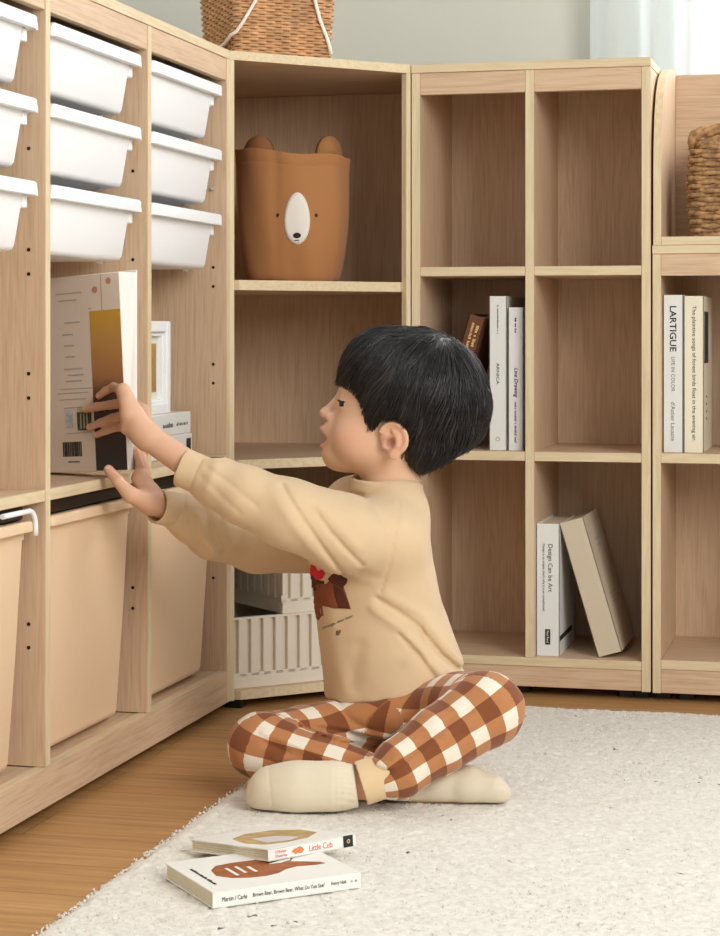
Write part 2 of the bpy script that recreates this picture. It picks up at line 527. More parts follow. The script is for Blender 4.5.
for j in range(nz+1):
    z = 0.05+2.3*j/nz
    for i in range(nx+1):
        u = i/nx
        x = 0.520+0.225*u
        y = 0.41+0.020*math.sin(u*2*PI*3.1+0.7*math.sin(u*7+1)+0.12*math.sin(z*2.0))+0.003*math.sin(u*31+z)
        V.append((x, y, z))
for j in range(nz):
    for i in range(nx):
        a = j*(nx+1)+i
        Fq.append((a, a+1, a+nx+2, a+nx+1))
cur = bpy.data.objects.new('curtain', None); link(cur); cur.location = (0.63, 0.41, 0.05)
tag(cur, 'sheer white curtain hanging in folds behind the tall bookcase by the window', 'curtain')
bmc = bmesh.new()
vv = [bmc.verts.new(v) for v in V]
for f in Fq: bmc.faces.new([vv[i] for i in f]).smooth = True
from_bm('curtain_fabric', bmc, cm, cur, smooth=True)
bmc = bmesh.new(); add_tube(bmc, [(0.45, 0.41, 2.36), (1.9, 0.41, 2.36)], 0.012, 12)
from_bm('curtain_rod', bmc, M_TRIM, cur)

# ------------------------------------------------------------------ furniture
def board(bm, lo, hi, bev=0.0007):
    add_box(bm, lo, hi, bev, 0, 1)
def bmats(axis, eaxis=None): return [WOODF[axis], WOODE[axis if eaxis is None else eaxis]]
def B(name, parent, axis, *boxes):
    bm = bmesh.new()
    for lo, hi in boxes: board(bm, lo, hi)
    return from_bm(name, bm, bmats(axis), parent)

T = 0.0158
# --- tall storage unit along the left, front face at x = 0
U = thing('storage_shelf_unit', 'tall pale wood storage unit along the left holding white trays and beige bins', 'shelf unit', (-0.15, -0.85, 0))
PY = [(-0.2713, -0.2555), (-0.658, -0.642), (-1.048, -1.032), (-1.438, -1.422)]
DX = -0.295
for i, (y0, y1) in enumerate(PY):
    bm = bmesh.new(); board(bm, (DX, y0, 0.015 if i in (0, 3) else 0.0688), (0, y1, 1.0995))
    if i > 0 or True:
        for x in (-0.024, -0.245):           # shelf-peg holes in the panel face (facing -y side)
            for z in (0.225, 0.256, 0.553, 0.585, 0.716, 0.748, 0.881):
                add_disc(bm, (x, y0, z), (0, 1, 0), 0.0026, 2)
    from_bm('side_panel', bm, bmats(2)+[M_HOLE], U)
B('top_board', U, 1, ((DX, -1.438, 1.0998), (0.0, -0.2555, 1.1150)))
B('back_panel', U, 2, ((DX, -1.43, 0.02), (DX+0.005, -0.26, 1.10)))
bays = [(-0.642, -0.2713), (-1.032, -0.658), (-1.422, -1.048)]
for (y0, y1) in bays:
    B('top_rail', U, 1, ((-0.014, y0, 1.0625), (-0.0015, y1, 1.0995)))
    B('shelf', U, 1, ((DX+0.005, y0, 0.4175), (-0.0010, y1, 0.4330)))
    B('base_board', U, 1, ((DX+0.005, y0, 0.0525), (-0.012, y1, 0.0680)))
    for side in (0, 1):
        ys = y0+0.004 if side == 0 else y1-0.004
        for z in (1.0275, 0.9195, 0.8115):
            bm = bmesh.new()
            add_box(bm, (DX+0.02, ys-0.003, z-0.007), (-0.075, ys+0.003, z), 0.001)
            from_bm('tray_runner', bm, WOODF[1], U)
B('kick_board', U, 1, ((-0.016, -1.438, 0.0155), (0.0, -0.2713, 0.0685)))
for y in (-0.275, -0.62, -0.68, -1.0, -1.10, -1.40):
    bm = bmesh.new(); add_box(bm, (-0.058, y-0.012, 0.0), (-0.034, y+0.012, 0.0152), 0.001)
    from_bm('foot', bm, M_BLACK, U)
bm = bmesh.new(); add_tube(bm, [(-0.024, -0.2713, 0.881), (-0.024, -0.2770, 0.881)], 0.0036, 12)
from_bm('shelf_pin', bm, M_METAL, U)

# --- five-sided corner unit
K = thing('corner_shelf_unit', 'open corner cabinet with diagonal front holding the bear basket', 'shelf unit', (0.0, 0.05, 0))
A_ = 0.2555
def pent(e=0.0):
    return [(0.0-e, -A_+0.0), (A_, 0.0+e), (A_, 0.295), (-0.295, 0.295), (-0.295, -A_)]
def pboard(name, z0, z1, inset):
    o = inset*0.7071
    y0 = -0.2397 if inset else -A_; x1 = 0.2397 if inset else A_
    # front corners on the line x - y = A_ - 1.414*inset
    c = A_-1.4142*inset
    poly = [(y0+c, y0), (x1, x1-c), (x1, 0.290), (-0.290, 0.290), (-0.290, y0)]
    if not inset: poly = [(0, -A_), (A_, 0), (A_, 0.295), (-0.295, 0.295), (-0.295, -A_)]
    bm = bmesh.new(); add_prism(bm, poly, z0, z1, 0, 1)
    return from_bm(name, bm, bmats(0), K)
pboard('top_board', 1.0998, 1.1150, 0)
pboard('shelf', 0.7105, 0.7275, 0.003)
pboard('shelf', 0.4060, 0.4220, 0.003)
pboard('base_board', 0.0155, 0.0310, 0.001)
def ppanel(name, poly):
    bm = bmesh.new(); add_prism(bm, poly, 0.0155, 1.0995, 0, 1)
    return from_bm(name, bm, bmats(2), K)
ppanel('side_panel', [(0.0, -A_), (0.0060, -A_+0.0060), (0.0, -0.2397), (-0.295, -0.2397), (-0.295, -A_)])
ppanel('side_panel', [(A_, 0.0), (A_, 0.295), (0.2397, 0.295), (0.2397, 0.0), (0.2495, -0.0060)])
B('back_panel', K, 2, ((-0.29, 0.289, 0.02), (0.24, 0.295, 1.0995)))
B('back_panel', K, 2, ((-0.295, -0.24, 0.02), (-0.289, 0.289, 1.0995)))
for x, y in ((0.0, -0.22), (0.21, -0.01), (-0.26, 0.26)):
    bm = bmesh.new(); add_box(bm, (x-0.014, y-0.014, 0), (x+0.014, y+0.014, 0.0152), 0.001)
    from_bm('foot', bm, M_BLACK, K)

# --- tall two-column bookcase facing the room
Cn = thing('bookcase', 'tall six-compartment wooden bookcase in the middle', 'bookcase', (0.469, 0.148, 0))
CX = [(0.2575, 0.2733), (0.4620, 0.4778), (0.6655, 0.6813)]
for x0, x1 in CX:
    B('side_panel' if x0 != CX[1][0] else 'divider', Cn, 2, ((x0, 0.0, 0.0155 if x0 != CX[1][0] else 0.068), (x1, 0.295, 1.0995)))
B('top_board', Cn, 0, ((0.2570, -0.001, 1.0998), (0.6818, 0.295, 1.1150)))
B('back_panel', Cn, 2, ((0.262, 0.286, 0.02), (0.677, 0.292, 1.0995)))
for x0, x1 in ((0.2733, 0.4620), (0.4778, 0.6655)):
    B('top_rail', Cn, 0, ((x0, 0.001, 1.0610), (x1, 0.014, 1.0995)))
    B('shelf', Cn, 0, ((x0, 0.001, 0.7380), (x1, 0.286, 0.7545)))
    B('shelf', Cn, 0, ((x0, 0.001, 0.4125), (x1, 0.286, 0.4290)))
B('base_board', Cn, 0, ((0.2733, 0.0005, 0.0523), (0.6655, 0.286, 0.0680)))
B('kick_board', Cn, 0, ((0.2733, 0.002, 0.0165), (0.6655, 0.016, 0.0522)))
for x in (0.285, 0.45, 0.635, 0.662):
    bm = bmesh.new(); add_box(bm, (x-0.013, 0.034, 0.0), (x+0.013, 0.070, 0.0164), 0.001)
    from_bm('foot', bm, M_BLACK, Cn)

# --- low bookcase at the right edge
Rn = thing('bookcase', 'low two-tier bookcase at the right carrying the curved display box', 'bookcase', (0.9, 0.148, 0))
RX0, RX1 = 0.6845, 1.20
for x0 in (RX0, RX1-0.0145):
    B('side_panel', Rn, 2, ((x0, 0.0, 0.0145), (x0+0.0145, 0.295, 0.7740)))
B('divider', Rn, 2, ((0.9350, 0.001, 0.0725), (0.9495, 0.286, 0.7740)))
B('top_board', Rn, 0, ((RX0-0.0005, -0.001, 0.7742), (RX1, 0.295, 0.7890)))
B('back_panel', Rn, 2, ((RX0+0.005, 0.286, 0.02), (RX1-0.005, 0.292, 0.774)))
for x0, x1 in ((RX0+0.0145, 0.935), (0.9495, RX1-0.0145)):
    B('top_rail', Rn, 0, ((x0, 0.001, 0.7365), (x1, 0.014, 0.7740)))
    B('shelf', Rn, 0, ((x0, 0.001, 0.4125), (x1, 0.286, 0.4295)))
B('base_board', Rn, 0, ((RX0+0.0145, 0.0005, 0.0560), (RX1-0.0145, 0.286, 0.0725)))
B('kick_board', Rn, 0, ((RX0+0.0145, 0.002, 0.0150), (RX1-0.0145, 0.016, 0.0558)))
for x in (0.70, 0.74, 0.93, 1.18):
    bm = bmesh.new(); add_box(bm, (x-0.013, 0.034, 0.0), (x+0.013, 0.070, 0.0142), 0.001)
    from_bm('foot', bm, M_BLACK, Rn)

# --- open display box with curved sides, standing on the low bookcase
Dn = thing('display_box', 'open wooden display box with curved sides on the low right bookcase', 'display box', (0.94, 0.148, 0.7890))
prof = [(0.0, 0.7895), (0.0, 0.90), (0.004, 0.96), (0.018, 1.015), (0.044, 1.058), (0.085, 1.089), (0.135, 1.107), (0.20, 1.118), (0.26, 1.121), (0.290, 1.121), (0.290, 0.7895)]
for x0 in (RX0+0.0015, RX1-0.016):
    bm = bmesh.new()
    L = [bm.verts.new((x0, y, z)) for y, z in prof]; R_ = [bm.verts.new((x0+0.0135, y, z)) for y, z in prof]
    bm.faces.new(L); bm.faces.new(R_[::-1])
    for i in range(len(prof)):
        f = bm.faces.new((L[i], L[(i+1) % len(prof)], R_[(i+1) % len(prof)], R_[i])); f.material_index = 1
    from_bm('side_panel', bm, bmats(2), Dn)
B('base_board', Dn, 0, ((RX0+0.015, 0.0005, 0.7892), (RX1-0.016, 0.29, 0.8040)))
B('back_panel', Dn, 0, ((RX0+0.015, 0.276, 0.804), (RX1-0.016, 0.290, 1.1165)))
# ------------------------------------------------------------------ white trays on runners
def sect(xf, xb, hy, r, z, yc=0.0, n=5):
    hx = (xf-xb)/2; cx = (xf+xb)/2
    return [(cx+a, yc+b, z) for a, b in rrect(hx, hy, r, n)]

def tub(body_secs, rim, step, mat, emb, name, label, cat, loc, group, emb_at, bottom_nubs=True):
    """open tub; coordinates local to loc (front rim at x = 0, y = 0 in the middle, z = 0 at the rim's lower edge)"""
    t = thing(name, label, cat, loc, 0, group)
    bm = bmesh.new()
    outer = [sect(xf, xb, hy, r, z) for xf, xb, hy, r, z in body_secs]
    w = 0.0028
    inner = [sect(xf-w, xb+w, hy-w, max(r-w, 0.002), z) for xf, xb, hy, r, z in body_secs[1:]][::-1]
    top = rim['z1']-0.0005
    o_top = sect(body_secs[-1][0], body_secs[-1][1], body_secs[-1][2], body_secs[-1][3], top)
    i_top = sect(body_secs[-1][0]-w, body_secs[-1][1]+w, body_secs[-1][2]-w, body_secs[-1][3]-w, top)
    add_loft(bm, outer+[o_top, i_top]+inner)
    if bottom_nubs:
        xf, xb, hy, r, z = body_secs[0]
        for sy in (-1, 1):
            add_tube(bm, [(xf-0.02, sy*(hy-0.02), z+0.001), (xf-0.02, sy*(hy-0.02), z-0.004)], 0.005, 10)
    from_bm('body', bm, mat, t, world=False, smooth=False)
    # rim: turned-down lip all round
    bm = bmesh.new()
    hx0, hy = rim['xb'], rim['hy']
    z0, z1 = rim['z0'], rim['z1']
    lip = []
    for e, z in ((0.0, z0), (0.0, z0+0.001), (0.0, z1-0.004), (0.0012, z1-0.0015), (0.004, z1), (rim['w'], z1), (rim['w']+0.001, z0+0.004)):
        lip.append(sect(0.0-e, hx0+e, hy-e, max(0.006-e, 0.002), z))
    lip.append(sect(-rim['w']+0.001, hx0+rim['w']-0.001, hy-rim['w']+0.001, 0.008, z0))
    R = add_loft(bm, lip, cap0=False, cap1=False)
    n = len(R[0])
    for k in range(n): bm.faces.new((R[-1][k], R[-1][(k+1) % n], R[0][(k+1) % n], R[0][k]))
    # side flanges with a rounded outer edge
    for s in (-1, 1):
        pr = [(hy-0.002, z0)]+[(hy-0.002+rim['fl']*math.sin(a), z0+(z1-z0-0.002)*math.cos(a)) for a in [PI/2*k/6 for k in range(7)]][::-1]
        pr = [pr[0]]+pr[1:]
        A = [bm.verts.new((-0.004, s*y, z)) for y, z in pr]; Bq = [bm.verts.new((hx0+0.01, s*y, z)) for y, z in pr]
        bm.faces.new(A); bm.faces.new(Bq[::-1])
        for k in range(len(pr)): bm.faces.new((A[k], A[(k+1) % len(pr)], Bq[(k+1) % len(pr)], Bq[k]))
        add_box(bm, (hx0+0.02, s*(step['y0']) if s > 0 else s*step['y1'], step['z0']), (step['x'], s*step['y1'] if s > 0 else s*step['y0'], z0+0.001), 0.0015)
    from_bm('rim', bm, mat, t, world=False)
    # moulded mark on the front, lower right
    bm = bmesh.new()
    ex, ey, ez, dz, sl = emb_at
    for k in range(4):
        add_box(bm, (ex-0.0006, ey-0.010+k*0.006, ez-dz), (ex+0.0006, ey-0.0065+k*0.006, ez+dz), 0.0)
    M = Matrix.Translation((ex, ey, ez)) @ Matrix.Rotation(sl, 4, 'Y') @ Matrix.Translation((-ex, -ey, -ez))
    bm.transform(M)
    from_bm('moulded_mark', bm, emb, t, world=False)
    return t

TR_SECS = [(-0.030, -0.268, 0.141, 0.012, -0.0735), (-0.0245, -0.272, 0.146, 0.014, -0.0715), (-0.0215, -0.274, 0.1485, 0.015, -0.066),
           (-0.017, -0.276, 0.152, 0.016, -0.035), (-0.012, -0.278, 0.155, 0.016, 0.0)]
TR_RIM = dict(xb=-0.286, hy=0.166, z0=0.0, z1=0.0185, w=0.010, fl=0.0100)
TR_STEP = dict(y0=0.150, y1=0.1625, z0=-0.0165, x=-0.014)
cols = ['in the column nearest the corner', 'in the middle column', 'in the column at the left edge']
rows = ['topmost', 'middle', 'lowest']
gcount = 0
for c, (y0, y1) in enumerate(bays):
    for r_, z in enumerate((1.0317, 0.9237, 0.8157)):
        tub(TR_SECS, TR_RIM, TR_STEP, M_WHITE, M_EMBOSS, 'storage_tray',
            rows[r_]+' white plastic tray '+cols[c]+' of the storage unit', 'tray', (0.0, (y0+y1)/2-0.003, z+0.0015), 'white trays in the storage unit',
            (-0.0185, 0.118, -0.040, 0.014, 0.14))

BN_SECS = [(-0.030, -0.262, 0.129, 0.012, -0.3060), (-0.0235, -0.268, 0.137, 0.014, -0.3035), (-0.0215, -0.270, 0.1395, 0.015, -0.296),
           (-0.0165, -0.274, 0.1500, 0.010, -0.150), (-0.0115, -0.278, 0.1585, 0.009, 0.0)]
BN_RIM = dict(xb=-0.286, hy=0.1630, z0=0.0, z1=0.0140, w=0.009, fl=0.006)
BN_STEP = dict(y0=0.155, y1=0.1635, z0=-0.0125, x=-0.014)
blab = ['deep beige plastic bin below the white boxes nearest the corner', 'deep beige plastic bin below the book the child pulls out',
        'deep beige plastic bin with a white end cap at the left edge']
for c, (y0, y1) in enumerate(bays):
    t = tub(BN_SECS, BN_RIM, BN_STEP, M_BEIGE, M_BEIGE2, 'storage_bin', blab[c], 'bin', (-0.006, (y0+y1)/2, 0.3810),
            'deep beige bins in the storage unit', (-0.0255, 0.112, -0.245, 0.022, 0.05), bottom_nubs=False)
    bm = bmesh.new(); add_box(bm, (-0.270, -0.1560, 0.0145), (-0.012, 0.1560, 0.0330), 0.003)  # black slab put in to keep the gap above the rim dark
    o = from_bm('lid', bm, M_BLACK, t, world=False); o['label'] = 'black slab in the gap above the bin'
    for s in (-1, 1):   # bin hangs from small rails on the panels
        pass
    if c == 2:
        bm = bmesh.new()
        pts = [(0.001, 0.06, 0.0275), (0.001, 0.130, 0.0275)]+[(0.001, 0.143+0.022*math.sin(a), 0.0055+0.022*math.cos(a)) for a in [PI/2*k/8 for k in range(9)]]+[(0.001, 0.165, -0.006)]
        add_tube(bm, pts, 0.0036, 8)
        o = from_bm('end_cap', bm, M_WHITE, t, world=False); o['label'] = 'white curved end cap'
for c, (y0, y1) in enumerate(bays):
    for ys in (y0+0.006, y1-0.006):
        bm = bmesh.new(); add_box(bm, (DX+0.02, ys-0.005, 0.3720), (-0.06, ys+0.005, 0.3805), 0.001)
        from_bm('bin_runner', bm, WOODE[1], U)

# ------------------------------------------------------------------ books
def book(name, label, loc, rot, w, h, t, cover, group, fore=0.004, cv=0.0022):
    """standing book: spine faces -y, thickness along x (centred), height z from 0, width along +y"""
    r = bpy.data.objects.new(name, None); r.empty_display_size = 0.03; link(r); r.location = loc; r.rotation_euler = rot
    tag(r, label, 'book', group)
    bm = bmesh.new()
    add_box(bm, (-t/2, 0, 0), (-t/2+cv, w, h), 0.0006)
    add_box(bm, (t/2-cv, 0, 0), (t/2, w, h), 0.0006)
    add_box(bm, (-t/2, 0, 0), (t/2, cv, h), 0.0006)
    from_bm('cover', bm, cover, r, world=False)
    bm = bmesh.new(); add_box(bm, (-t/2+cv, cv, fore), (t/2-cv, w-fore, h-fore))
    from_bm('pages', bm, M_PAGES, r, world=False)
    return r

def spine_text(b, s, z, length=None, height=None, mat=M_INK, x=0.0, **kw):
    return lettering(s, b, mat, (x, -0.0003, z), (0, 0, -1), (1, 0, 0), length, height, **kw)

SY = 0.022
g1 = 'books standing in the tall bookcase'
zs = 0.4292
# brown book tilted behind the child's head
tb = math.radians(16)
b = book('book', 'dark brown book leaning on the white books behind the hair', (0.3190, SY+0.006, zs), (0, tb, 0), 0.17, 0.2435, 0.0300, M_BROWN, g1)
b.location = (0.3045, SY+0.006, zs+0.0043)
for zz_, L_, x_, h_ in ((0.205, 0.044, 0.006, 0.006), (0.200, 0.060, -0.003, 0.005), (0.150, 0.030, 0.006, 0.008)): smallprint(b, M_GOLD, (x_, -0.0003, zz_), (0, 0, -1), (1, 0, 0), L_, h_, int(zz_*1000))
b = book('book', 'taller white book lettered ARNICA beside the slim white one', (0.4095, SY, zs), (0, 0, 0), 0.20, 0.2735, 0.0318, M_COOL, g1)
spine_text(b, 'ARNICA', 0.136, 0.038, height=0.0052); smallprint(b, M_GREY, (0, -0.0003, 0.232), (0, 0, -1), (1, 0, 0), 0.052, 0.0028, 5)
lettering('o', b, M_PALEINK, (0, -0.0003, 0.020), (1, 0, 0), (0, 0, 1), height=0.008)
b = book('book', 'slim white book lettered Line Drawing touching the divider', (0.4415, SY, zs), (0, 0, 0), 0.17, 0.2535, 0.0275, M_COOL, g1)
spine_text(b, 'Line Drawing', 0.120, 0.052, bold=True, shear=0.25); smallprint(b, M_INK, (0, -0.0003, 0.221), (0, 0, -1), (1, 0, 0), 0.028, 0.0036, 6)
smallprint(b, M_GREY, (0, -0.0003, 0.050), (0, 0, -1), (1, 0, 0), 0.072, 0.0042, 7)
# lower right compartment
b = book('book', 'white book lettered Design Can be Art standing by the divider', (0.4990, SY-0.002, 0.0682), (0, 0, 0), 0.19, 0.2330, 0.0420, M_COOL, g1)
spine_text(b, 'Design Can be Art', 0.182-0.027, 0.084, x=0.0035); spine_text(b, 'Design is so simple, that\'s why it is so complicated', 0.1385, 0.118, x=-0.0075, mat=M_INK)
patch('publisher_mark', b, M_INK, (0.0, -0.0006, 0.034), (0, 0, -1), (1, 0, 0), 0.0270, 0.0090)
spine_text(b, 'Paul Rand', 0.034, 0.021, mat=M_WHITEINK, x=0.0).location.y -= 0.0006
patch('cover_band', b, M_INK, (0.0211, 0.075, 0.031), (0, 1, 0), (0, 0, 1), 0.148, 0.009)
spine = book('book', 'beige linen book leaning in the lower compartment against the white book', (0.5990, SY+0.004, 0.0682), (0, math.radians(-16.4), 0), 0.19, 0.2430, 0.0440, M_LINEN, g1)
spine.location = (0.6080, SY+0.004, 0.0746)
for k, zz in enumerate((0.197, 0.185)): patch('cover_print', spine, M_PALEINK, (0.0221, 0.085, zz), (0, 1, 0), (0, 0, 1), 0.060-0.014*k, 0.004)
for k, zz in enumerate((0.098, 0.090, 0.082)): patch('cover_print', spine, M_PALEINK, (0.0221, 0.085, zz), (0, 1, 0), (0, 0, 1), 0.080-0.012*k, 0.0025)
# right bookcase
g2 = 'books standing in the low bookcase'
b = book('book', 'white book lettered LARTIGUE in the low right bookcase', (0.7175, 0.026, 0.4297), (0, 0, 0), 0.19, 0.2740, 0.0350, M_COOL, g2)
spine_text(b, 'LARTIGUE', 0.215, 0.079, height=0.0115, bold=True); spine_text(b, 'LIFE IN COLOR', 0.136, 0.060, mat=M_GREY); spine_text(b, "d'Astier Lacaste", 0.054, 0.068, mat=M_GREY)
b = book('book', 'cream book lettered The plaintive songs beside the LARTIGUE book', (0.7530, 0.026, 0.4297), (0, 0, 0), 0.19, 0.2720, 0.0345, M_CREAM, g2)
spine_text(b, 'The plaintive songs of forest birds float in the evening air.', 0.137, 0.235, height=0.0088)
M_PHOTO = plain('dark_photo_print', srgb(46, 50, 44), 0.5, var=0.6, vscale=40)
patch('cover_photo', b, M_PHOTO, (0.0174, 0.055, 0.200), (0, 1, 0), (0, 0, 1), 0.088, 0.090)
for k in range(4): patch('cover_print', b, M_GREY, (0.0174, 0.060, 0.096-k*0.013), (0, 1, 0), (0, 0, 1), 0.018, 0.004)

# ------------------------------------------------------------------ items in the storage unit, nearest-corner bay
pf = thing('framed_picture', 'white picture frame with gold inner mount standing on the white boxes', 'picture frame', (-0.065, -0.462, 0.5068), 0)
fx, fyc, fw, fh = 0.0, 0.0, 0.128, 0.150
bm = bmesh.new()
for lo, hi in (((-0.010, -fw/2, 0), (0.010, -fw/2+0.018, fh)), ((-0.010, fw/2-0.018, 0), (0.010, fw/2, fh)),
               ((-0.010, -fw/2+0.018, 0), (0.0098, fw/2-0.018, 0.018)), ((-0.010, -fw/2+0.018, fh-0.018), (0.0098, fw/2-0.018, fh))):
    add_box(bm, lo, hi, 0.002)
for lo, hi in (((-0.008, -fw/2+0.018, 0.018), (0.004, -fw/2+0.024, fh-0.018)), ((-0.008, fw/2-0.024, 0.018), (0.004, fw/2-0.018, fh-0.018)),
               ((-0.008, -fw/2+0.024, 0.018), (0.004, fw/2-0.024, 0.024)), ((-0.008, -fw/2+0.024, fh-0.024), (0.004, fw/2-0.024, fh-0.018))):
    add_box(bm, lo, hi, 0.001)
from_bm('frame', bm, M_WHITE, pf, world=False)
bm = bmesh.new(); add_box(bm, (-0.009, -fw/2+0.02, 0.02), (-0.004, fw/2-0.02, fh-0.02))
o = from_bm('mount', bm, plain('white_mount', srgb(222, 222, 214), 0.7), pf, world=False)
bm = bmesh.new(); add_box(bm, (-0.0038, -fw/2+0.034, 0.036), (-0.0030, fw/2-0.034, fh-0.036))
o = from_bm('picture', bm, plain('gold_picture', srgb(168, 132, 66), 0.5, var=0.2), pf, world=False); o['label'] = 'gold picture'

def flatbox(label, z, h, y1, x1, texts):
    r = thing('white_box', label, 'box', (x1, y1, z), 0, 'white boxes stacked on the shelf')
    bm = bmesh.new(); add_box(bm, (-0.17, -0.215, 0), (0, 0, h), 0.002)
    from_bm('box_body', bm, M_COOL, r, world=False)
    for s, y, zz, L in texts:
        smallprint(r, M_GREY, (0.0003, y, zz), (0, 1, 0), (0, 0, 1), L, 0.006 if L > 0.055 else 0.0085, len(s))
    return r
flatbox('lower white box with a black square mark under the upper white box', 0.4332, 0.0368, -0.290, -0.055, [('Maison', -0.155, 0.018, 0.04)])
r = flatbox('upper white box with grey lettering under the picture frame', 0.4702, 0.0364, -0.297, -0.055, [('BOTANIQUE', -0.115, 0.018, 0.050), ('herbarium paper', -0.045, 0.018, 0.058)])
low = [o for o in bpy.data.objects if o.name.startswith('white_box')][0]
patch('black_mark', low, M_INK, (0.0003, -0.020, 0.019), (0, 1, 0), (0, 0, 1), 0.022, 0.020)

# ------------------------------------------------------------------ folding crates in the corner unit
def crate(label, t0, width, off, z, h, depth):
    """front lower-left corner at distance t0 along the diagonal front, set back by off"""
    d = 0.70711
    ox = 0.0+t0*d-off*d; oy = -A_+t0*d+off*d
    r = thing('folding_crate', label, 'crate', (ox, oy, z), PI/4, 'ivory folding crates in the corner unit')
    def wall(name, L, M):
        bm = bmesh.new()
        add_box(bm, (0, 0.0085, 0.001), (L, 0.0105, h-0.001))
        add_box(bm, (0, 0, 0), (L, 0.0105, 0.026), 0.0008); add_box(bm, (0, 0, h-0.004), (L, 0.0105, h), 0.0008)
        n = int(round((L-0.012)/0.0235)); p = L/n
        for k in range(n+1):
            x0 = max(0, k*p-0.0080); x1 = min(L, k*p+0.0080)
            add_box(bm, (x0, 0, 0.020), (x1, 0.0105, h-0.002), 0.0008)
        bm.transform(M)
        return from_bm(name, bm, M_CRATE, r, world=False)
    wall('front_wall', width, Matrix.Identity(4))
    wall('back_wall', width, Matrix.Translation((width, depth, 0)) @ Matrix.Rotation(PI, 4, 'Z'))
    wall('side_wall', depth-0.022, Matrix.Translation((0, depth-0.011, 0)) @ Matrix.Rotation(-PI/2, 4, 'Z'))
    wall('side_wall', depth-0.022, Matrix.Translation((width, 0.011, 0)) @ Matrix.Rotation(PI/2, 4, 'Z'))
    bm = bmesh.new(); add_box(bm, (0.004, 0.006, 0.001), (width-0.004, depth-0.006, 0.006))
    from_bm('base', bm, M_CRATED, r, world=False)
    bm = bmesh.new()
    for zz in (h*0.22, h*0.82):
        add_tube(bm, [(-0.0012, -0.0012, zz-0.007), (-0.0012, -0.0012, zz+0.007)], 0.0032, 10)
    from_bm('hinge', bm, M_CRATE, r, world=False)
crate('lower ivory folding crate with ribbed walls on the corner unit floor', 0.010, 0.285, 0.0165, 0.0312, 0.1210, 0.20)
crate('upper ivory folding crate stacked on the lower crate under the sleeve', 0.112, 0.215, 0.0185, 0.1524, 0.1150, 0.20)

# ------------------------------------------------------------------ bear basket
bb = thing('bear_basket', 'caramel fabric storage basket with bear ears and white muzzle', 'storage basket', (0.0290, 0.030, 0.7277), 0.36)
HB = 0.232
def bsec(z, scale=1.0, inner=0.0):
    s = z/HB
    R = (0.083+0.020*s+0.006*math.sin(PI*min(1, s*1.15))-inner)*scale
    out = []
    for k in range(96):
        a = 2*PI*k/96
        n = 2.5
        q = (abs(math.cos(a))**n+abs(math.sin(a))**n)**(-1/n)
        rr = R*q
        rr += 0.0036*math.sin(5*a+1.3+3*s)*(1-s)*0.9+0.0012*math.sin(9*a+4*s)+0.003*math.sin(2*a+0.6)*s
        dz = -0.085*rr*math.cos(a)*s*s
        if s > 0.9: dz += 0.003*math.sin(2*a+2.2)+0.002*math.sin(5*a)
        for a0, w0, g0 in ((4.33, 0.07, 0.0035), (5.75, 0.10, 0.0025), (3.4, 0.12, 0.003)): rr -= g0*math.exp(-((a-a0)/w0)**2)*(0.4+0.6*s)
        if s < 0.1: dz = 0.004*(1-s*10)*max(0, math.sin(3*a+2.0))
        out.append((rr*math.cos(a), rr*math.sin(a), z+dz))
    return out
bm = bmesh.new()
zz = [0.0, 0.004, 0.012]+[HB*k/24 for k in range(2, 22)]+[HB-0.0225, HB-0.0215, HB-0.0205, HB-0.008, HB-0.002, HB]
secs = []
for z in zz:
    sc_ = 1.0
    if z == 0.0: sc_ = 0.93
    elif z == 0.004: sc_ = 0.975
    if abs(z-(HB-0.0215)) < 1e-6: sc_ = 0.996
    secs.append(bsec(z, sc_))
inn = [bsec(z, 1.0, 0.004) for z in (HB, HB-0.004, HB*0.7, HB*0.4, 0.02)]
add_loft(bm, secs+inn)
body = from_bm('basket_body', bm, M_FABRIC_BEAR, bb, world=False, smooth=True)
dg = bpy.context.evaluated_depsgraph_get()
bbt = BVHTree.FromPolygons([v.co.copy() for v in body.data.vertices], [list(p.vertices) for p in body.data.polygons])
def onbody(x, z, push=0.0012):
    hit = bbt.ray_cast(Vector((x, -0.4, z)), Vector((0, 1, 0)))
    return hit[0]+hit[1]*push if hit[0] is not None else Vector((x, -0.1, z))
def decal(name, parent, outline, mat, proj, push=0.0012, rings=5):
    c = (sum(p[0] for p in outline)/len(outline), sum(p[1] for p in outline)/len(outline))
    bm = bmesh.new(); R = []
    for k in range(1, rings+1):
        R.append([bm.verts.new(proj(c[0]+(x-c[0])*k/rings, c[1]+(y-c[1])*k/rings, push)) for x, y in outline])
    c0 = bm.verts.new(proj(c[0], c[1], push)); n = len(outline)
    for k in range(n): bm.faces.new((c0, R[0][k], R[0][(k+1) % n]))
    for A, Bq in zip(R, R[1:]):
        for k in range(n): bm.faces.new((A[k], A[(k+1) % n], Bq[(k+1) % n], Bq[k]))
    E_ = [bm.verts.new(proj(x, y, -0.0006)) for x, y in outline]
    for k in range(n): bm.faces.new((R[-1][k], R[-1][(k+1) % n], E_[(k+1) % n], E_[k]))
    return from_bm(name, bm, mat, parent, world=False, smooth=True)
mx, mz = 0.0, 0.113
oval = [(mx+0.0225*math.cos(a)*(1-0.10*math.sin(a)), mz+0.046*math.sin(a)) for a in [2*PI*k/40 for k in range(40)]]
mz_o = decal('muzzle', bb, oval, M_FELT, onbody)
mz_o['label'] = 'white felt muzzle'
nose = [(mx+0.0068*math.cos(a), mz-0.030+0.0048*math.sin(a)) for a in [2*PI*k/20 for k in range(20)]]
n_ = decal('nose', bb, nose, M_INK, onbody, 0.0024, 2)
mouth = [(mx-0.004, mz-0.038), (mx+0.004, mz-0.038), (mx+0.0035, mz-0.0392), (mx-0.0035, mz-0.0392)]
decal('mouth', bb, mouth, M_INK, onbody, 0.0024, 1)
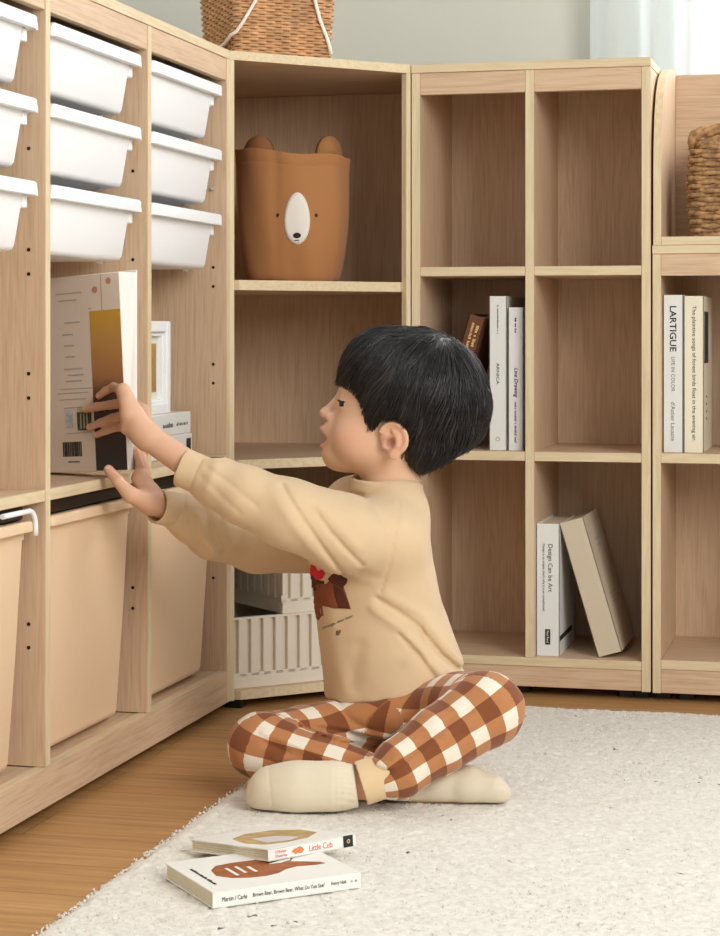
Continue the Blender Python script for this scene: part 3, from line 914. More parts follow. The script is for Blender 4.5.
for s in (-1, 1):
    ec = (mx+s*0.034, mz+0.006)
    decal('eye', bb, [(ec[0]+0.0022*math.cos(a), ec[1]+0.0032*math.sin(a)) for a in [2*PI*k/12 for k in range(12)]], M_INK, onbody, 0.0015, 1)
    # padded half-round ears sewn to the rim
    bm = bmesh.new()
    for k in range(2): pass
    ring = []
    cx_ = s*0.064
    M = Matrix.Translation((cx_, -0.030, HB-0.006)) @ Matrix.Rotation(0.10+s*0.55, 4, 'Z')
    fr_, bk_ = [], []
    for k in range(17):
        a = PI*k/16
        fr_.append(bm.verts.new(M @ Vector((0.030*math.cos(a), -0.004, 0.040*math.sin(a)))))
        bk_.append(bm.verts.new(M @ Vector((0.030*math.cos(a), 0.006, 0.040*math.sin(a)))))
    cf = bm.verts.new(M @ Vector((0, -0.009, 0.014))); cb = bm.verts.new(M @ Vector((0, 0.010, 0.014)))
    for k in range(16):
        bm.faces.new((cf, fr_[k], fr_[k+1])); bm.faces.new((cb, bk_[k+1], bk_[k])); bm.faces.new((fr_[k], bk_[k], bk_[k+1], fr_[k+1]))
    bm.faces.new((cf, fr_[16], fr_[0])); bm.faces.new((cb, bk_[0], bk_[16])); bm.faces.new((fr_[0], fr_[16], bk_[16], bk_[0]))
    from_bm('ear', bm, M_FABRIC_BEAR if s > 0 else M_EARIN, bb, world=False, smooth=True)

# ------------------------------------------------------------------ woven baskets
def outline_pts(hx, hy, r, n):
    base = rrect(hx, hy, r, 8); P = [Vector((x, y, 0)) for x, y in base]
    seg = [(P[(i+1) % len(P)]-P[i]).length for i in range(len(P))]; L = sum(seg)
    out = []; i = 0; acc = 0
    for k in range(n):
        s = L*k/n
        while acc+seg[i] < s: acc += seg[i]; i += 1
        out.append(P[i].lerp(P[(i+1) % len(P)], (s-acc)/seg[i]))
    nr = []
    for k in range(n):
        t = (out[(k+1) % n]-out[k-1]).normalized(); nr.append(Vector((t.y, -t.x, 0)))
    return out, nr, L

def weave(bm, h, size, rows_n, stakes, amp, wr, wave=1.0, jit=0.0, n_per=6, flat=1.0):
    for j in range(rows_n):
        s = (j+0.5)/rows_n
        hx, hy, r = size(s)
        n = stakes*n_per
        pts, nr, L = outline_pts(hx, hy, r, n)
        ring = []
        for k in range(n):
            ph = PI*stakes*k/n+(PI if j % 2 else 0)
            o = pts[k]+nr[k]*(amp*math.sin(ph)+random.gauss(0, jit))
            ring.append((o.x, o.y, h*s+random.gauss(0, jit*0.7)))
        add_tube(bm, ring, wr, 5, closed=True, flat=flat)
def stakes_bm(bm, h, size, stakes, r, mi=0):
    p0, _, _ = outline_pts(*size(0.0), stakes); p1, _, _ = outline_pts(*size(1.0), stakes)
    for a, b in zip(p0, p1): add_tube(bm, [(a.x, a.y, 0.002), (b.x, b.y, h)], r, 5, mi)

M_WICK = plain('honey_wicker', srgb(204, 158, 112), 0.6, var=0.24, vscale=60)
M_CORD = plain('white_cord', srgb(240, 234, 222), 0.7)
wk = thing('wicker_basket', 'honey wicker basket with white handles on top of the shelves', 'basket', (0.012, -0.077, 1.1152), 0.65)
wsz = lambda s: (0.086+0.012*s, 0.086+0.012*s, 0.012)
bm = bmesh.new(); weave(bm, 0.205, wsz, 40, 46, 0.0022, 0.0029, n_per=5)
stakes_bm(bm, 0.205, wsz, 46, 0.0022)
from_bm('woven_body', bm, M_WICK, wk, world=False, smooth=True)
bm = bmesh.new(); add_box(bm, (-0.083, -0.083, 0.0005), (0.083, 0.083, 0.004))
from_bm('base', bm, M_WICK, wk, world=False)
bm = bmesh.new()
pts, _, _ = outline_pts(0.099, 0.099, 0.014, 60); add_tube(bm, [(p.x, p.y, 0.208) for p in pts], 0.006, 8, closed=True)
from_bm('rim', bm, M_WICK, wk, world=False, smooth=True)
def handle(pts):
    bm = bmesh.new(); add_tube(bm, pts, 0.0042, 8, flat=0.7)
    o = from_bm('handle', bm, M_CORD, wk, world=False, smooth=True); o['label'] = 'white cord handle'
handle([(-0.093, 0.030, 0.016), (-0.096, -0.050, 0.024), (-0.098, -0.086, 0.034), (-0.092, -0.095, 0.038), (-0.080, -0.098, 0.056), (-0.052, -0.103, 0.105), (-0.024, -0.106, 0.16)])
handle([(0.085, -0.093, 0.010), (0.078, -0.094, 0.034), (0.062, -0.097, 0.068), (0.050, -0.101, 0.105), (0.036, -0.106, 0.16)])
bm = bmesh.new(); add_tube(bm, [(-0.024, -0.106, 0.16), (-0.010, -0.108, 0.178), (0.018, -0.108, 0.180), (0.036, -0.106, 0.16)], 0.0042, 8, flat=0.7)
o = from_bm('handle', bm, M_CORD, wk, world=False, smooth=True); o['label'] = 'white cord handle'

M_SEA = plain('brown_seagrass', srgb(164, 126, 84), 0.75, var=0.5, vscale=90)
sg = thing('seagrass_basket', 'brown seagrass basket with rope handles in the display box', 'basket', (0.838, 0.12, 0.8042), 0.0)
ssz = lambda s: (0.088+0.004*math.sin(PI*s), 0.085+0.004*math.sin(PI*s), 0.02)
bm = bmesh.new(); weave(bm, 0.160, ssz, 21, 22, 0.0042, 0.0046, jit=0.0011, n_per=7)
stakes_bm(bm, 0.160, ssz, 22, 0.0032)
from_bm('woven_body', bm, M_SEA, sg, world=False, smooth=True)
bm = bmesh.new(); add_box(bm, (-0.085, -0.083, 0.0005), (0.085, 0.083, 0.004)); from_bm('base', bm, M_SEA, sg, world=False)
for s in (-1, 1):
    bm = bmesh.new()
    arc = [(0.090*math.cos(a), s*0.088, 0.160+0.026*math.sin(a)**0.6) for a in [PI*k/24 for k in range(25)]]
    for q in range(3):
        tw = []
        for k, p in enumerate(arc):
            a = k*0.75+q*2*PI/3
            tw.append((p[0], p[1]+0.0055*math.cos(a), p[2]+0.0055*math.sin(a)+0.002))
        add_tube(bm, tw, 0.0062, 7)
    from_bm('rope_handle', bm, M_SEA, sg, world=False, smooth=True)
bm = bmesh.new()
for q in range(3):
    pts, nr, L = outline_pts(0.089, 0.086, 0.02, 130); ring = []
    for k in range(130):
        a = 2*PI*k*26/130+q*2*PI/3
        o = pts[k]+nr[k]*0.003*math.cos(a); ring.append((o.x, o.y, 0.163+0.003*math.sin(a)))
    add_tube(bm, ring, 0.0038, 5, closed=True)
from_bm('rim', bm, M_SEA, sg, world=False, smooth=True)

# ------------------------------------------------------------------ rug
def rug_mat():
    m, nt, p = newmat('ivory_pile')
    p.inputs['Roughness'].default_value = 1.0; p.inputs['Specular IOR Level'].default_value = 0.1
    p.inputs['Sheen Weight'].default_value = 0.3
    tc = nt.nodes.new('ShaderNodeTexCoord')
    n = nt.nodes.new('ShaderNodeTexNoise'); n.inputs['Scale'].default_value = 130; n.inputs['Detail'].default_value = 3
    r = nt.nodes.new('ShaderNodeValToRGB'); e = r.color_ramp.elements
    e[0].position = 0.30; e[0].color = srgb(212, 205, 191); e[1].position = 0.62; e[1].color = srgb(232, 227, 216)
    v = nt.nodes.new('ShaderNodeTexVoronoi'); v.inputs['Scale'].default_value = 170
    wn = nt.nodes.new('ShaderNodeSeparateColor')
    gt = nt.nodes.new('ShaderNodeMath'); gt.operation = 'GREATER_THAN'; gt.inputs[1].default_value = 0.9985
    mx = nt.nodes.new('ShaderNodeMix'); mx.data_type = 'RGBA'
    mx.inputs['B'].default_value = srgb(70, 60, 50)
    lk(nt, tc.outputs['Object'], n.inputs['Vector']); lk(nt, tc.outputs['Object'], v.inputs['Vector'])
    lk(nt, n.outputs['Fac'], r.inputs['Fac']); lk(nt, r.outputs['Color'], mx.inputs['A'])
    lk(nt, v.outputs['Color'], wn.inputs[0]); lk(nt, wn.outputs[0], gt.inputs[0]); lk(nt, gt.outputs[0], mx.inputs['Factor'])
    lk(nt, mx.outputs['Result'], p.inputs['Base Color'])
    return m
RGX0, RGX1, RGY0, RGY1 = 0.196, 1.75, -2.3, -0.140
M_RUG = rug_mat()
rug = thing('area_rug', 'ivory short-pile rug lying on the wooden floor under the child', 'rug', (0.97, -1.2, 0))
hh = 0.0045
xs = np.arange(RGX0, RGX1+1e-6, hh); ys = np.arange(RGY0, RGY1+1e-6, hh)
XX, YY = np.meshgrid(xs, ys, indexing='ij')
p = np.stack([XX.ravel(), YY.ravel(), np.zeros(XX.size)], 1)
t1 = vnoise(p, 1/0.009, 1); t2 = vnoise(p, 1/0.022, 2); t3 = rng.normal(0, 1, len(p))
Z = 0.0098+0.0010*t1+0.0007*t2+0.0007*t3+0.0008*vnoise(p, 1/0.15, 5)
ed = np.minimum.reduce([XX.ravel()-RGX0, RGX1-XX.ravel(), YY.ravel()-RGY0, RGY1-YY.ravel()])
Z = np.where(ed < 0.02, Z*np.sqrt(np.clip(ed/0.02, 0, 1))*0.85+0.0012+Z*0.15*np.clip(ed/0.02, 0, 1), Z)
jx = 0.0012*rng.normal(0, 1, len(p)); jy = 0.0012*rng.normal(0, 1, len(p))
edge_w = np.clip(1-ed/0.03, 0, 1)*0.005
V = np.stack([p[:, 0]+jx+edge_w*vnoise(p, 1/0.018, 8), p[:, 1]+jy+edge_w*vnoise(p, 1/0.018, 9), np.maximum(Z, 0.001)], 1)-np.array([0.97, -1.2, 0])
nX, nY = len(xs), len(ys)
I = np.arange(nX*nY).reshape(nX, nY)
Q = np.stack([I[:-1, :-1], I[1:, :-1], I[1:, 1:], I[:-1, 1:]], -1).reshape(-1, 4)
o = from_arrays('pile', V, Q, M_RUG, rug, smooth=True); o['kind'] = 'stuff'
# loose tufts standing out of the pile
nt_ = 30000
tx = RGX0+0.004+(RGX1-RGX0-0.008)*rng.random(nt_); ty = -1.75+(RGY1-0.004+1.75)*rng.random(nt_)
per = rng.random(nt_) < 0.06
sel = np.nonzero(per)[0]; half = len(sel)//2
tx[sel[:half]] = RGX0+rng.normal(0.001, 0.003, half); ty[sel[half:]] = RGY1+rng.normal(-0.001, 0.003, len(sel)-half)
onedge = (tx < RGX0+0.012) | (ty > RGY1-0.012)
tzb = np.where(onedge, 0.001+0.005*rng.random(nt_), 0.0088)
a = rng.random(nt_)*2*PI; ln = 0.0020+0.0016*rng.random(nt_); lean = rng.random(nt_)*0.0030
rad = 0.0013+0.0009*rng.random(nt_)
TV = np.zeros((nt_, 5, 3)); bs = np.stack([tx, ty, tzb], 1)
for k in range(4):
    an = a+k*PI/2
    TV[:, k] = bs+np.stack([rad*np.cos(an), rad*np.sin(an), 0*an], 1)
TV[:, 4] = bs+np.stack([lean*np.cos(a+1), lean*np.sin(a+1), ln], 1)
TF = []
bi = (np.arange(nt_)*5)[:, None]
for k in range(4): TF.append(bi+np.array([[k, (k+1) % 4, 4]]))
o = from_arrays('tuft', TV.reshape(-1, 3)-np.array([0.97, -1.2, 0]), np.concatenate(TF), M_RUG, rug, smooth=False); o['kind'] = 'stuff'

# ------------------------------------------------------------------ picture books lying on the rug
def flatbook(label, loc, rz, w, h, t, covermat, ry=0.0, rx=0.0):
    """lying book: spine along +x (length h) facing -y, width w along +y, thickness z"""
    r = bpy.data.objects.new('picture_book', None); r.empty_display_size = 0.03; link(r)
    r.location = loc; r.rotation_euler = (rx, ry, rz); tag(r, label, 'book', 'picture books on the rug')
    bm = bmesh.new(); cv = 0.0016
    add_box(bm, (0, 0, 0), (h, w, cv), 0.0004); add_box(bm, (0, 0, t-cv), (h, w, t), 0.0004); add_box(bm, (0, 0, 0), (h, cv, t), 0.0006)
    from_bm('cover', bm, covermat, r, world=False)
    bm = bmesh.new()
    n = 5 if t > 0.016 else 4
    for k in range(n):
        z0 = cv+(t-2*cv)*k/n; add_box(bm, (0.002, cv, z0+0.0002), (h-0.002, w-0.003, z0+(t-2*cv)/n-0.0002))
    from_bm('pages', bm, M_PAGES, r, world=False)
    return r
def blob(parent, pts, z, mat, name):
    bm = bmesh.new(); lo = [bm.verts.new((x, y, z)) for x, y in pts]; hi = [bm.verts.new((x, y, z+0.0003)) for x, y in pts]
    n = len(pts); bm.faces.new(hi)
    for k in range(n): bm.faces.new((lo[k], lo[(k+1) % n], hi[(k+1) % n], hi[k]))
    return from_bm(name, bm, mat, parent, world=False)
lb = flatbook('white picture book with a brown blot cover lying underneath on the rug', (0.353, -1.4235, 0.0112), 0.724, 0.140, 0.182, 0.0180, M_PAPER)
HB_ = 0.0180
def bl(pts): return [(x, y) for x, y in pts]
blob(lb, [(0.030, 0.060), (0.034, 0.084), (0.046, 0.099), (0.070, 0.103), (0.100, 0.102), (0.124, 0.099), (0.139, 0.088), (0.131, 0.078), (0.145, 0.070), (0.160, 0.060), (0.163, 0.052), (0.150, 0.051), (0.128, 0.055), (0.112, 0.050), (0.098, 0.039), (0.080, 0.034), (0.060, 0.036), (0.042, 0.044)], HB_, M_RUST, 'cover_blot')
blob(lb, [(0.104, 0.078), (0.122, 0.086), (0.136, 0.089), (0.133, 0.083), (0.118, 0.077)], HB_+0.0004, M_PAPER, 'cover_cutout')
for k in range(3):
    patch('cover_lettering', lb, M_WHITEINK, (0.052+0.0125*k, 0.066+0.004*(k % 2), HB_+0.0006), (0.0, 1, 0), (-1, 0.0, 0), 0.034-0.005*k, 0.0040, 0.0002)
smallprint(lb, M_INK, (0.016, 0.062, HB_+0.0002), (0, -1, 0), (1, 0, 0), 0.074, 0.0042, 8)
for s, x, L, m in (('Martin / Carle', 0.026, 0.030, M_INK), ('Brown Bear, Brown Bear, What Do You See?', 0.092, 0.088, M_INK), ('Henry Holt', 0.154, 0.019, M_INK)):
    lettering(s, lb, m, (x, -0.0003, 0.0090), (1, 0, 0), (0, 0, 1), L, height=0.0052)
lettering('o', lb, M_INK, (0.170, -0.0003, 0.009), (1, 0, 0), (0, 0, 1), height=0.002); lettering('o', lb, M_INK, (0.1755, -0.0003, 0.009), (1, 0, 0), (0, 0, 1), height=0.0025)
ub = flatbook('small picture book lettered Little Cub lying askew on top of the white one', (0.3785, -1.2960, 0.0318), 0, 0.148, 0.136, 0.0142, M_PAPER)
Mu = Matrix.Rotation(YAW, 3, 'Z') @ Matrix.Rotation(-0.100, 3, 'X') @ Matrix.Rotation(-0.045, 3, 'Y') @ Matrix.Rotation(0.74, 3, 'Z')
ub.rotation_euler = Mu.to_euler()
t_ = 0.0142
lettering('Olivier', ub, M_REDINK, (0.019, -0.0003, 0.0096), (1, 0, 0), (0, 0, 1), 0.017, height=0.0034); lettering('Dunrea', ub, M_REDINK, (0.019, -0.0003, 0.0048), (1, 0, 0), (0, 0, 1), 0.017, height=0.0034)
blob_ = bmesh.new()
pts = [(0.034, 0.006), (0.038, 0.0095), (0.043, 0.0100), (0.047, 0.0115), (0.052, 0.0095), (0.054, 0.0065), (0.050, 0.0030), (0.045, 0.0042), (0.040, 0.0028), (0.038, 0.0055)]
vv = [blob_.verts.new((x, -0.0004, z)) for x, z in pts]; blob_.faces.new(vv)
from_bm('spine_picture', blob_, plain('orange_print', srgb(216, 128, 74), 0.6), ub, world=False)
lettering('Little Cub', ub, M_REDINK, (0.080, -0.0003, 0.0070), (1, 0, 0), (0, 0, 1), 0.036, height=0.0072)
patch('publisher_mark', ub, M_INK, (0.123, -0.0004, 0.0071), (1, 0, 0), (0, 0, 1), 0.0150, 0.0136)
lettering('o', ub, plain('peach_ink', srgb(238, 186, 150), 0.6), (0.123, -0.0010, 0.0071), (1, 0, 0), (0, 0, 1), height=0.005, bold=True)
blob(ub, [(0.020, 0.03), (0.05, 0.022), (0.085, 0.028), (0.118, 0.050), (0.122, 0.085), (0.10, 0.112), (0.06, 0.118), (0.028, 0.10), (0.014, 0.06)], t_, plain('tan_print', srgb(188, 160, 108), 0.7, var=0.25, vscale=50), 'cover_picture')
blob(ub, [(0.03, 0.04), (0.06, 0.03), (0.08, 0.04), (0.07, 0.07), (0.04, 0.08)], t_+0.0004, plain('lilac_print', srgb(214, 206, 206), 0.7), 'cover_picture')

# ------------------------------------------------------------------ the large book being pulled out of the shelf
hb = bpy.data.objects.new('book', None); link(hb)
tag(hb, 'large book with a gold and dark strip held by the child at the shelf', 'book')
TH = math.radians(20.0)
bw, bh, bt = 0.190, 0.2800, 0.040
# local: x from spine edge inward along the cover, y = thickness away from the viewer, z up
X_ = Vector((-math.cos(TH), math.sin(TH), 0)); Y_ = Vector((math.sin(TH), math.cos(TH), 0)); Z_ = Vector((0, 0, 1))
tl = math.radians(3.4)
Xt = (X_*math.cos(tl)-Z_*math.sin(tl)); Zt = (Z_*math.cos(tl)+X_*math.sin(tl))
MH = Matrix((Xt, Y_, Zt)).transposed().to_4x4()
# mirrored handedness: use -X as the local x axis so that the frame is right handed
MH = Matrix((-Xt, Y_, Zt)).transposed().to_4x4(); MH.translation = Vector((0.0365, -0.8400, 0.4450))
hb.matrix_basis = MH
HBM = MH.copy()
# local now: x in [-bw, 0] (0 = spine edge), y in [0, bt], front cover facing -y
M_BACKC = plain('pinkish_white_cover', srgb(226, 212, 196), 0.5)
bm = bmesh.new()
add_box(bm, (-bw, 0, 0), (0, 0.002, bh), 0.0006); add_box(bm, (-0.0022, 0, 0), (0, bt, bh), 0.0008); add_box(bm, (-bw, bt-0.002, 0), (0, bt, bh+0.004), 0.0006)
def sheared(bm):
    for v in bm.verts: v.co.x -= 0.017*(1-v.co.z/bh)*v.co.y/bt
sheared(bm)
from_bm('cover', bm, [M_PAPER], hb, world=False)
patch('back_cover_print', hb, M_BACKC, (-bw/2, -0.0002, bh/2), (1, 0, 0), (0, 0, 1), bw-0.001, bh-0.001, 0.0004)
bm = bmesh.new(); add_box(bm, (-bw+0.004, 0.002, 0.004), (-0.0022, bt-0.002, bh-0.003)); sheared(bm); from_bm('pages', bm, M_PAGES, hb, world=False)
gm2, gnt, gp = newmat('gold_to_charcoal_print'); gp.inputs['Roughness'].default_value = 0.5
tc = gnt.nodes.new('ShaderNodeTexCoord'); sx = gnt.nodes.new('ShaderNodeSeparateXYZ'); rp = gnt.nodes.new('ShaderNodeValToRGB')
nz = gnt.nodes.new('ShaderNodeTexNoise'); nz.inputs['Scale'].default_value = 45; nz.inputs['Detail'].default_value = 5
mm = gnt.nodes.new('ShaderNodeMath'); mm.operation = 'MULTIPLY_ADD'; mm.inputs[1].default_value = 0.10
md = gnt.nodes.new('ShaderNodeMath'); md.operation = 'DIVIDE'; md.inputs[1].default_value = 0.235
lk(gnt, tc.outputs['Object'], sx.inputs[0]); lk(gnt, tc.outputs['Object'], nz.inputs['Vector'])
lk(gnt, sx.outputs['Z'], md.inputs[0]); lk(gnt, nz.outputs['Fac'], mm.inputs[0]); lk(gnt, md.outputs[0], mm.inputs[2])
lk(gnt, mm.outputs[0], rp.inputs['Fac']); e = rp.color_ramp.elements
e[0].position = 0.0; e[0].color = srgb(52, 52, 54); e[1].position = 1.0; e[1].color = srgb(206, 160, 62)
for q, c_ in ((0.36, srgb(70, 62, 58)), (0.52, srgb(112, 78, 60)), (0.62, srgb(170, 120, 78)), (0.85, srgb(196, 148, 82))):
    k = e.new(q); k.color = c_
lk(gnt, rp.outputs['Color'], gp.inputs['Base Color'])
bm = bmesh.new(); add_box(bm, (-0.058, -0.0009, 0.001), (-0.0005, -0.0003, 0.228)); from_bm('cover_strip', bm, gm2, hb, world=False)
M_STRING = plain('string_line', srgb(150, 120, 100), 0.8)
patch('cover_line', hb, M_STRING, (-0.034, -0.0007, 0.253), (1, 0, 0), (0, 0, 1), 0.0006, 0.052)
M_BUT = plain('tan_button_print', srgb(196, 138, 104), 0.6)
for x, z in ((-0.046, 0.258), (-0.020, 0.269)):
    bm = bmesh.new(); add_tube(bm, [(x, -0.0002, z), (x, -0.0012, z)], 0.0048, 14); from_bm('button_print', bm, M_BUT, hb, world=False)
# lines of small print, too small to read
for z, x0, L in ((0.256, -0.075, 0.05), (0.246, -0.085, 0.035), (0.232, -0.058, 0.006), (0.214, -0.080, 0.03), (0.197, -0.095, 0.02), (0.181, -0.093, 0.02), (0.165, -0.092, 0.02),
                 (0.1475, -0.080, 0.035), (0.1385, -0.078, 0.030), (0.130, -0.082, 0.030), (0.119, -0.064, 0.06), (0.113, -0.070, 0.06), (0.104, -0.075, 0.05), (0.092, -0.078, 0.04), (0.0555, -0.066, 0.05)):
    patch('print_line', hb, M_PALEINK, (x0-L/2+0.004, -0.0007, z), (1, 0, 0), (0, 0, 1), L, 0.0018 if z > 0.125 else 0.0012)
patch('small_picture', hb, plain('forest_print', srgb(70, 84, 52), 0.6, var=0.7, vscale=160), (-0.0765, -0.0007, 0.072), (1, 0, 0), (0, 0, 1), 0.027, 0.026)
patch('small_picture_sky', hb, plain('pale_green_print', srgb(196, 204, 170), 0.6), (-0.0765, -0.0007, 0.089), (1, 0, 0), (0, 0, 1), 0.027, 0.008)
for k in range(3): patch('tree_trunk_print', hb, M_PALEINK, (-0.083+0.006*k, -0.0011, 0.072), (1, 0, 0), (0, 0, 1), 0.0016, 0.022)
patch('small_picture', hb, plain('grey_print', srgb(190, 196, 200), 0.6, var=0.3, vscale=120), (-0.104, -0.0007, 0.076), (1, 0, 0), (0, 0, 1), 0.014, 0.026)
bm = bmesh.new()
x = -0.120; random.seed(3)
while x < -0.0835:
    w_ = random.choice((0.0007, 0.0011, 0.0018)); add_box(bm, (x, -0.0009, 0.022), (x+w_, -0.0003, 0.043)); x += w_+random.choice((0.0005, 0.0009))
from_bm('barcode', bm, M_INK, hb, world=False)
patch('print_line', hb, M_GREY, (-0.100, -0.0007, 0.0145), (1, 0, 0), (0, 0, 1), 0.022, 0.0022)
# ------------------------------------------------------------------ the child
S0, D0 = (395-360)/FPX*2.93, 2.93
def Lp(px, py, Z):
    """a point of the figure seen at (px, py) at distance Z, in the figure's own frame (right, away, up)"""
    return np.array([(px-360)/FPX*Z-S0, Z-D0, CAM[2]+(HY-py)/FPX*Z])
base = CAM+RT*S0+FW*D0
child = thing('person', 'child in a cream sweatshirt and brown gingham trousers sitting cross-legged reaching for a book', 'person', (base[0], base[1], 0.0), YAW)
def to_local(p):   # world -> figure frame
    q = np.asarray(p)-np.array([base[0], base[1], 0]); return np.array([q@RT, q@FW, q[2]])

# ---- skin
def skin_mat():
    m, nt, p = newmat('skin')
    a = nt.nodes.new('ShaderNodeAttribute'); a.attribute_name = 'tint'
    lk(nt, a.outputs['Color'], p.inputs['Base Color'])
    p.inputs['Roughness'].default_value = 0.5; p.inputs['Specular IOR Level'].default_value = 0.35
    p.inputs['Subsurface Weight'].default_value = 0.12; p.inputs['Subsurface Radius'].default_value = (0.012, 0.005, 0.003)
    p.inputs['Subsurface Scale'].default_value = 0.5
    return m
M_SKIN = skin_mat()
ZH = 2.93; KH = ZH/FPX
def H(px, py, d=0.0): return np.array([(px-360)*KH-S0, d, CAM[2]+(HY-py)*KH])
EYE_C = H(346.5, 403.5, 0.0); ED = 0.0270
def head_sdf(p):
    q = p.copy(); q[:, 1] = np.abs(q[:, 1])
    u = KH
    d = ell(q, H(414, 399), (64*u, 0.0735, 59*u))
    d = smin(d, ell(q, H(374, 388), (33.5*u, 0.0590, 36*u)), 0.020)
    d = smin(d, ell(q, H(370, 424), (36.5*u, 0.0590, 46*u)), 0.020)
    d = smin(d, ell(q, H(361, 440), (33.5*u, 0.0500, 30*u)), 0.014)
    d = smin(d, ell(q, H(378, 449), (44*u, 0.0540, 23*u)), 0.016)
    d = smin(d, ell(q, H(341.0, 459.0), (17.0*u, 0.0230, 12.5*u)), 0.012)
    d = smin(d, ell(q, H(352, 436, 0.0300), (17*u, 0.0225, 19*u)), 0.014)          # cheeks
    d = smin(d, ell(q, H(333.2, 430.0), (9.8*u, 0.0180, 11*u)), 0.013)             # muzzle under the nose
    d = smin(d, ell(q, H(333.0, 452.5), (9.6*u, 0.0180, 7.5*u)), 0.013)
    # eye socket
    d = smax(d, -ell(q, H(336.5, 402, 0.0270), (5.0*u, 0.0120, 6.0*u)), 0.010)
    # nose
    n = cap(q, H(341.0, 395), H(326.3, 412.3), 0.0052, 0.0066)
    n = smin(n, ell(q, H(326.1, 413.0), (6.9*u, 0.0092, 6.0*u)), 0.004)
    n = smin(n, ell(q, H(331.3, 416.0, 0.0088), (5.6*u, 0.0058, 4.8*u)), 0.004)
    d = smin(d, n, 0.0055)
    d = smax(d, -ell(q, H(328.0, 419.6, 0.0052), (2.6*u, 0.0028, 2.2*u)), 0.002)
    # mouth
    d = smax(d, -ell(q, H(323.5, 438.2), (8.0*u, 0.0160, 5.0*u)), 0.003)
    ul = chain(q, [H(322.3, 428.0, 0.0), H(323.3, 429.2, 0.006), H(326.6, 433.0, 0.0115), H(330.6, 438.6, 0.0165)], [0.0040, 0.0041, 0.0034, 0.0020], 0.002)
    ll = chain(q, [H(322.6, 446.0, 0.0), H(323.5, 445.6, 0.006), H(326.6, 443.4, 0.0115), H(330.6, 440.0, 0.0165)], [0.0043, 0.0042, 0.0034, 0.0020], 0.002)
    d = smin(d, np.minimum(ul, ll), 0.0035)
    # eyeball and lids
    ec = EYE_C+np.array([0, ED, 0])
    lid = np.sqrt(((q-ec)**2).sum(1))-0.0128
    lid = np.maximum(lid, (q-ec)[:, 0]-0.003)
    d = smin(d, lid, 0.0045)
    e = q-ec
    # almond opening: two tilted planes meeting at the corners
    ax = e[:, 0]; ay = e[:, 1]; az = e[:, 2]
    op = np.maximum(az-0.0045+0.10*np.abs(ay), -az-0.0038+0.10*np.abs(ay))
    op = np.maximum(op, np.abs(ay-0.0015)-0.0125)
    op = np.maximum(op, ax+0.0015)
    d = smax(d, -op, 0.0012)
    # ear
    c = H(392.8, 437.3, 0.0700)
    a = 0.34; R = np.array([[math.cos(a), 0, -math.sin(a)], [0, 1, 0], [math.sin(a), 0, math.cos(a)]])
    b = 0.30; R2 = np.array([[math.cos(b), -math.sin(b), 0], [math.sin(b), math.cos(b), 0], [0, 0, 1]])
    RR = R2@R
    el = (q-c)@RR; el[:, 0] = el[:, 0]/1.20
    plate = ell(el, (0.001, 0.0, 0.001), (0.0170, 0.0060, 0.0235))
    rim = None; prev = None
    P_ = []
    for k in range(15):
        t = -2.0+k*(2*PI*0.70)/14
        P_.append(np.array([0.0160*math.sin(t+1.2)+0.0008, 0.0035, 0.0215*math.cos(t+1.2)+0.002]))
    rim = chain(el, P_, [0.0030]*15, 0.001)
    lobe = ell(el, (-0.0050, 0.003, -0.0205), (0.0068, 0.0046, 0.0075))
    anti = chain(el, [(0.0035, 0.004, 0.012), (0.0065, 0.0045, 0.002), (0.003, 0.004, -0.010), (-0.004, 0.0035, -0.0135)], [0.0024, 0.0030, 0.0030, 0.0024], 0.002)
    trag = ell(el, (-0.0120, 0.003, -0.004), (0.0040, 0.0045, 0.0055))
    ear = smin(plate, rim, 0.003); ear = smin(ear, lobe, 0.004)
    ear = smax(ear, -ell(el, (-0.0030, 0.0085, -0.0035), (0.0082, 0.0100, 0.0086)), 0.002)
    ear = smax(ear, -ell(el, (0.001, 0.0085, 0.0120), (0.0080, 0.0066, 0.0062)), 0.002)
    ear = smin(ear, anti, 0.002); ear = smin(ear, trag, 0.003)
    d = smin(d, ear, 0.006)
    # neck
    d = smin(d, cap(q, H(396, 448), H(386, 520), 0.0400, 0.0440), 0.018)
    return d
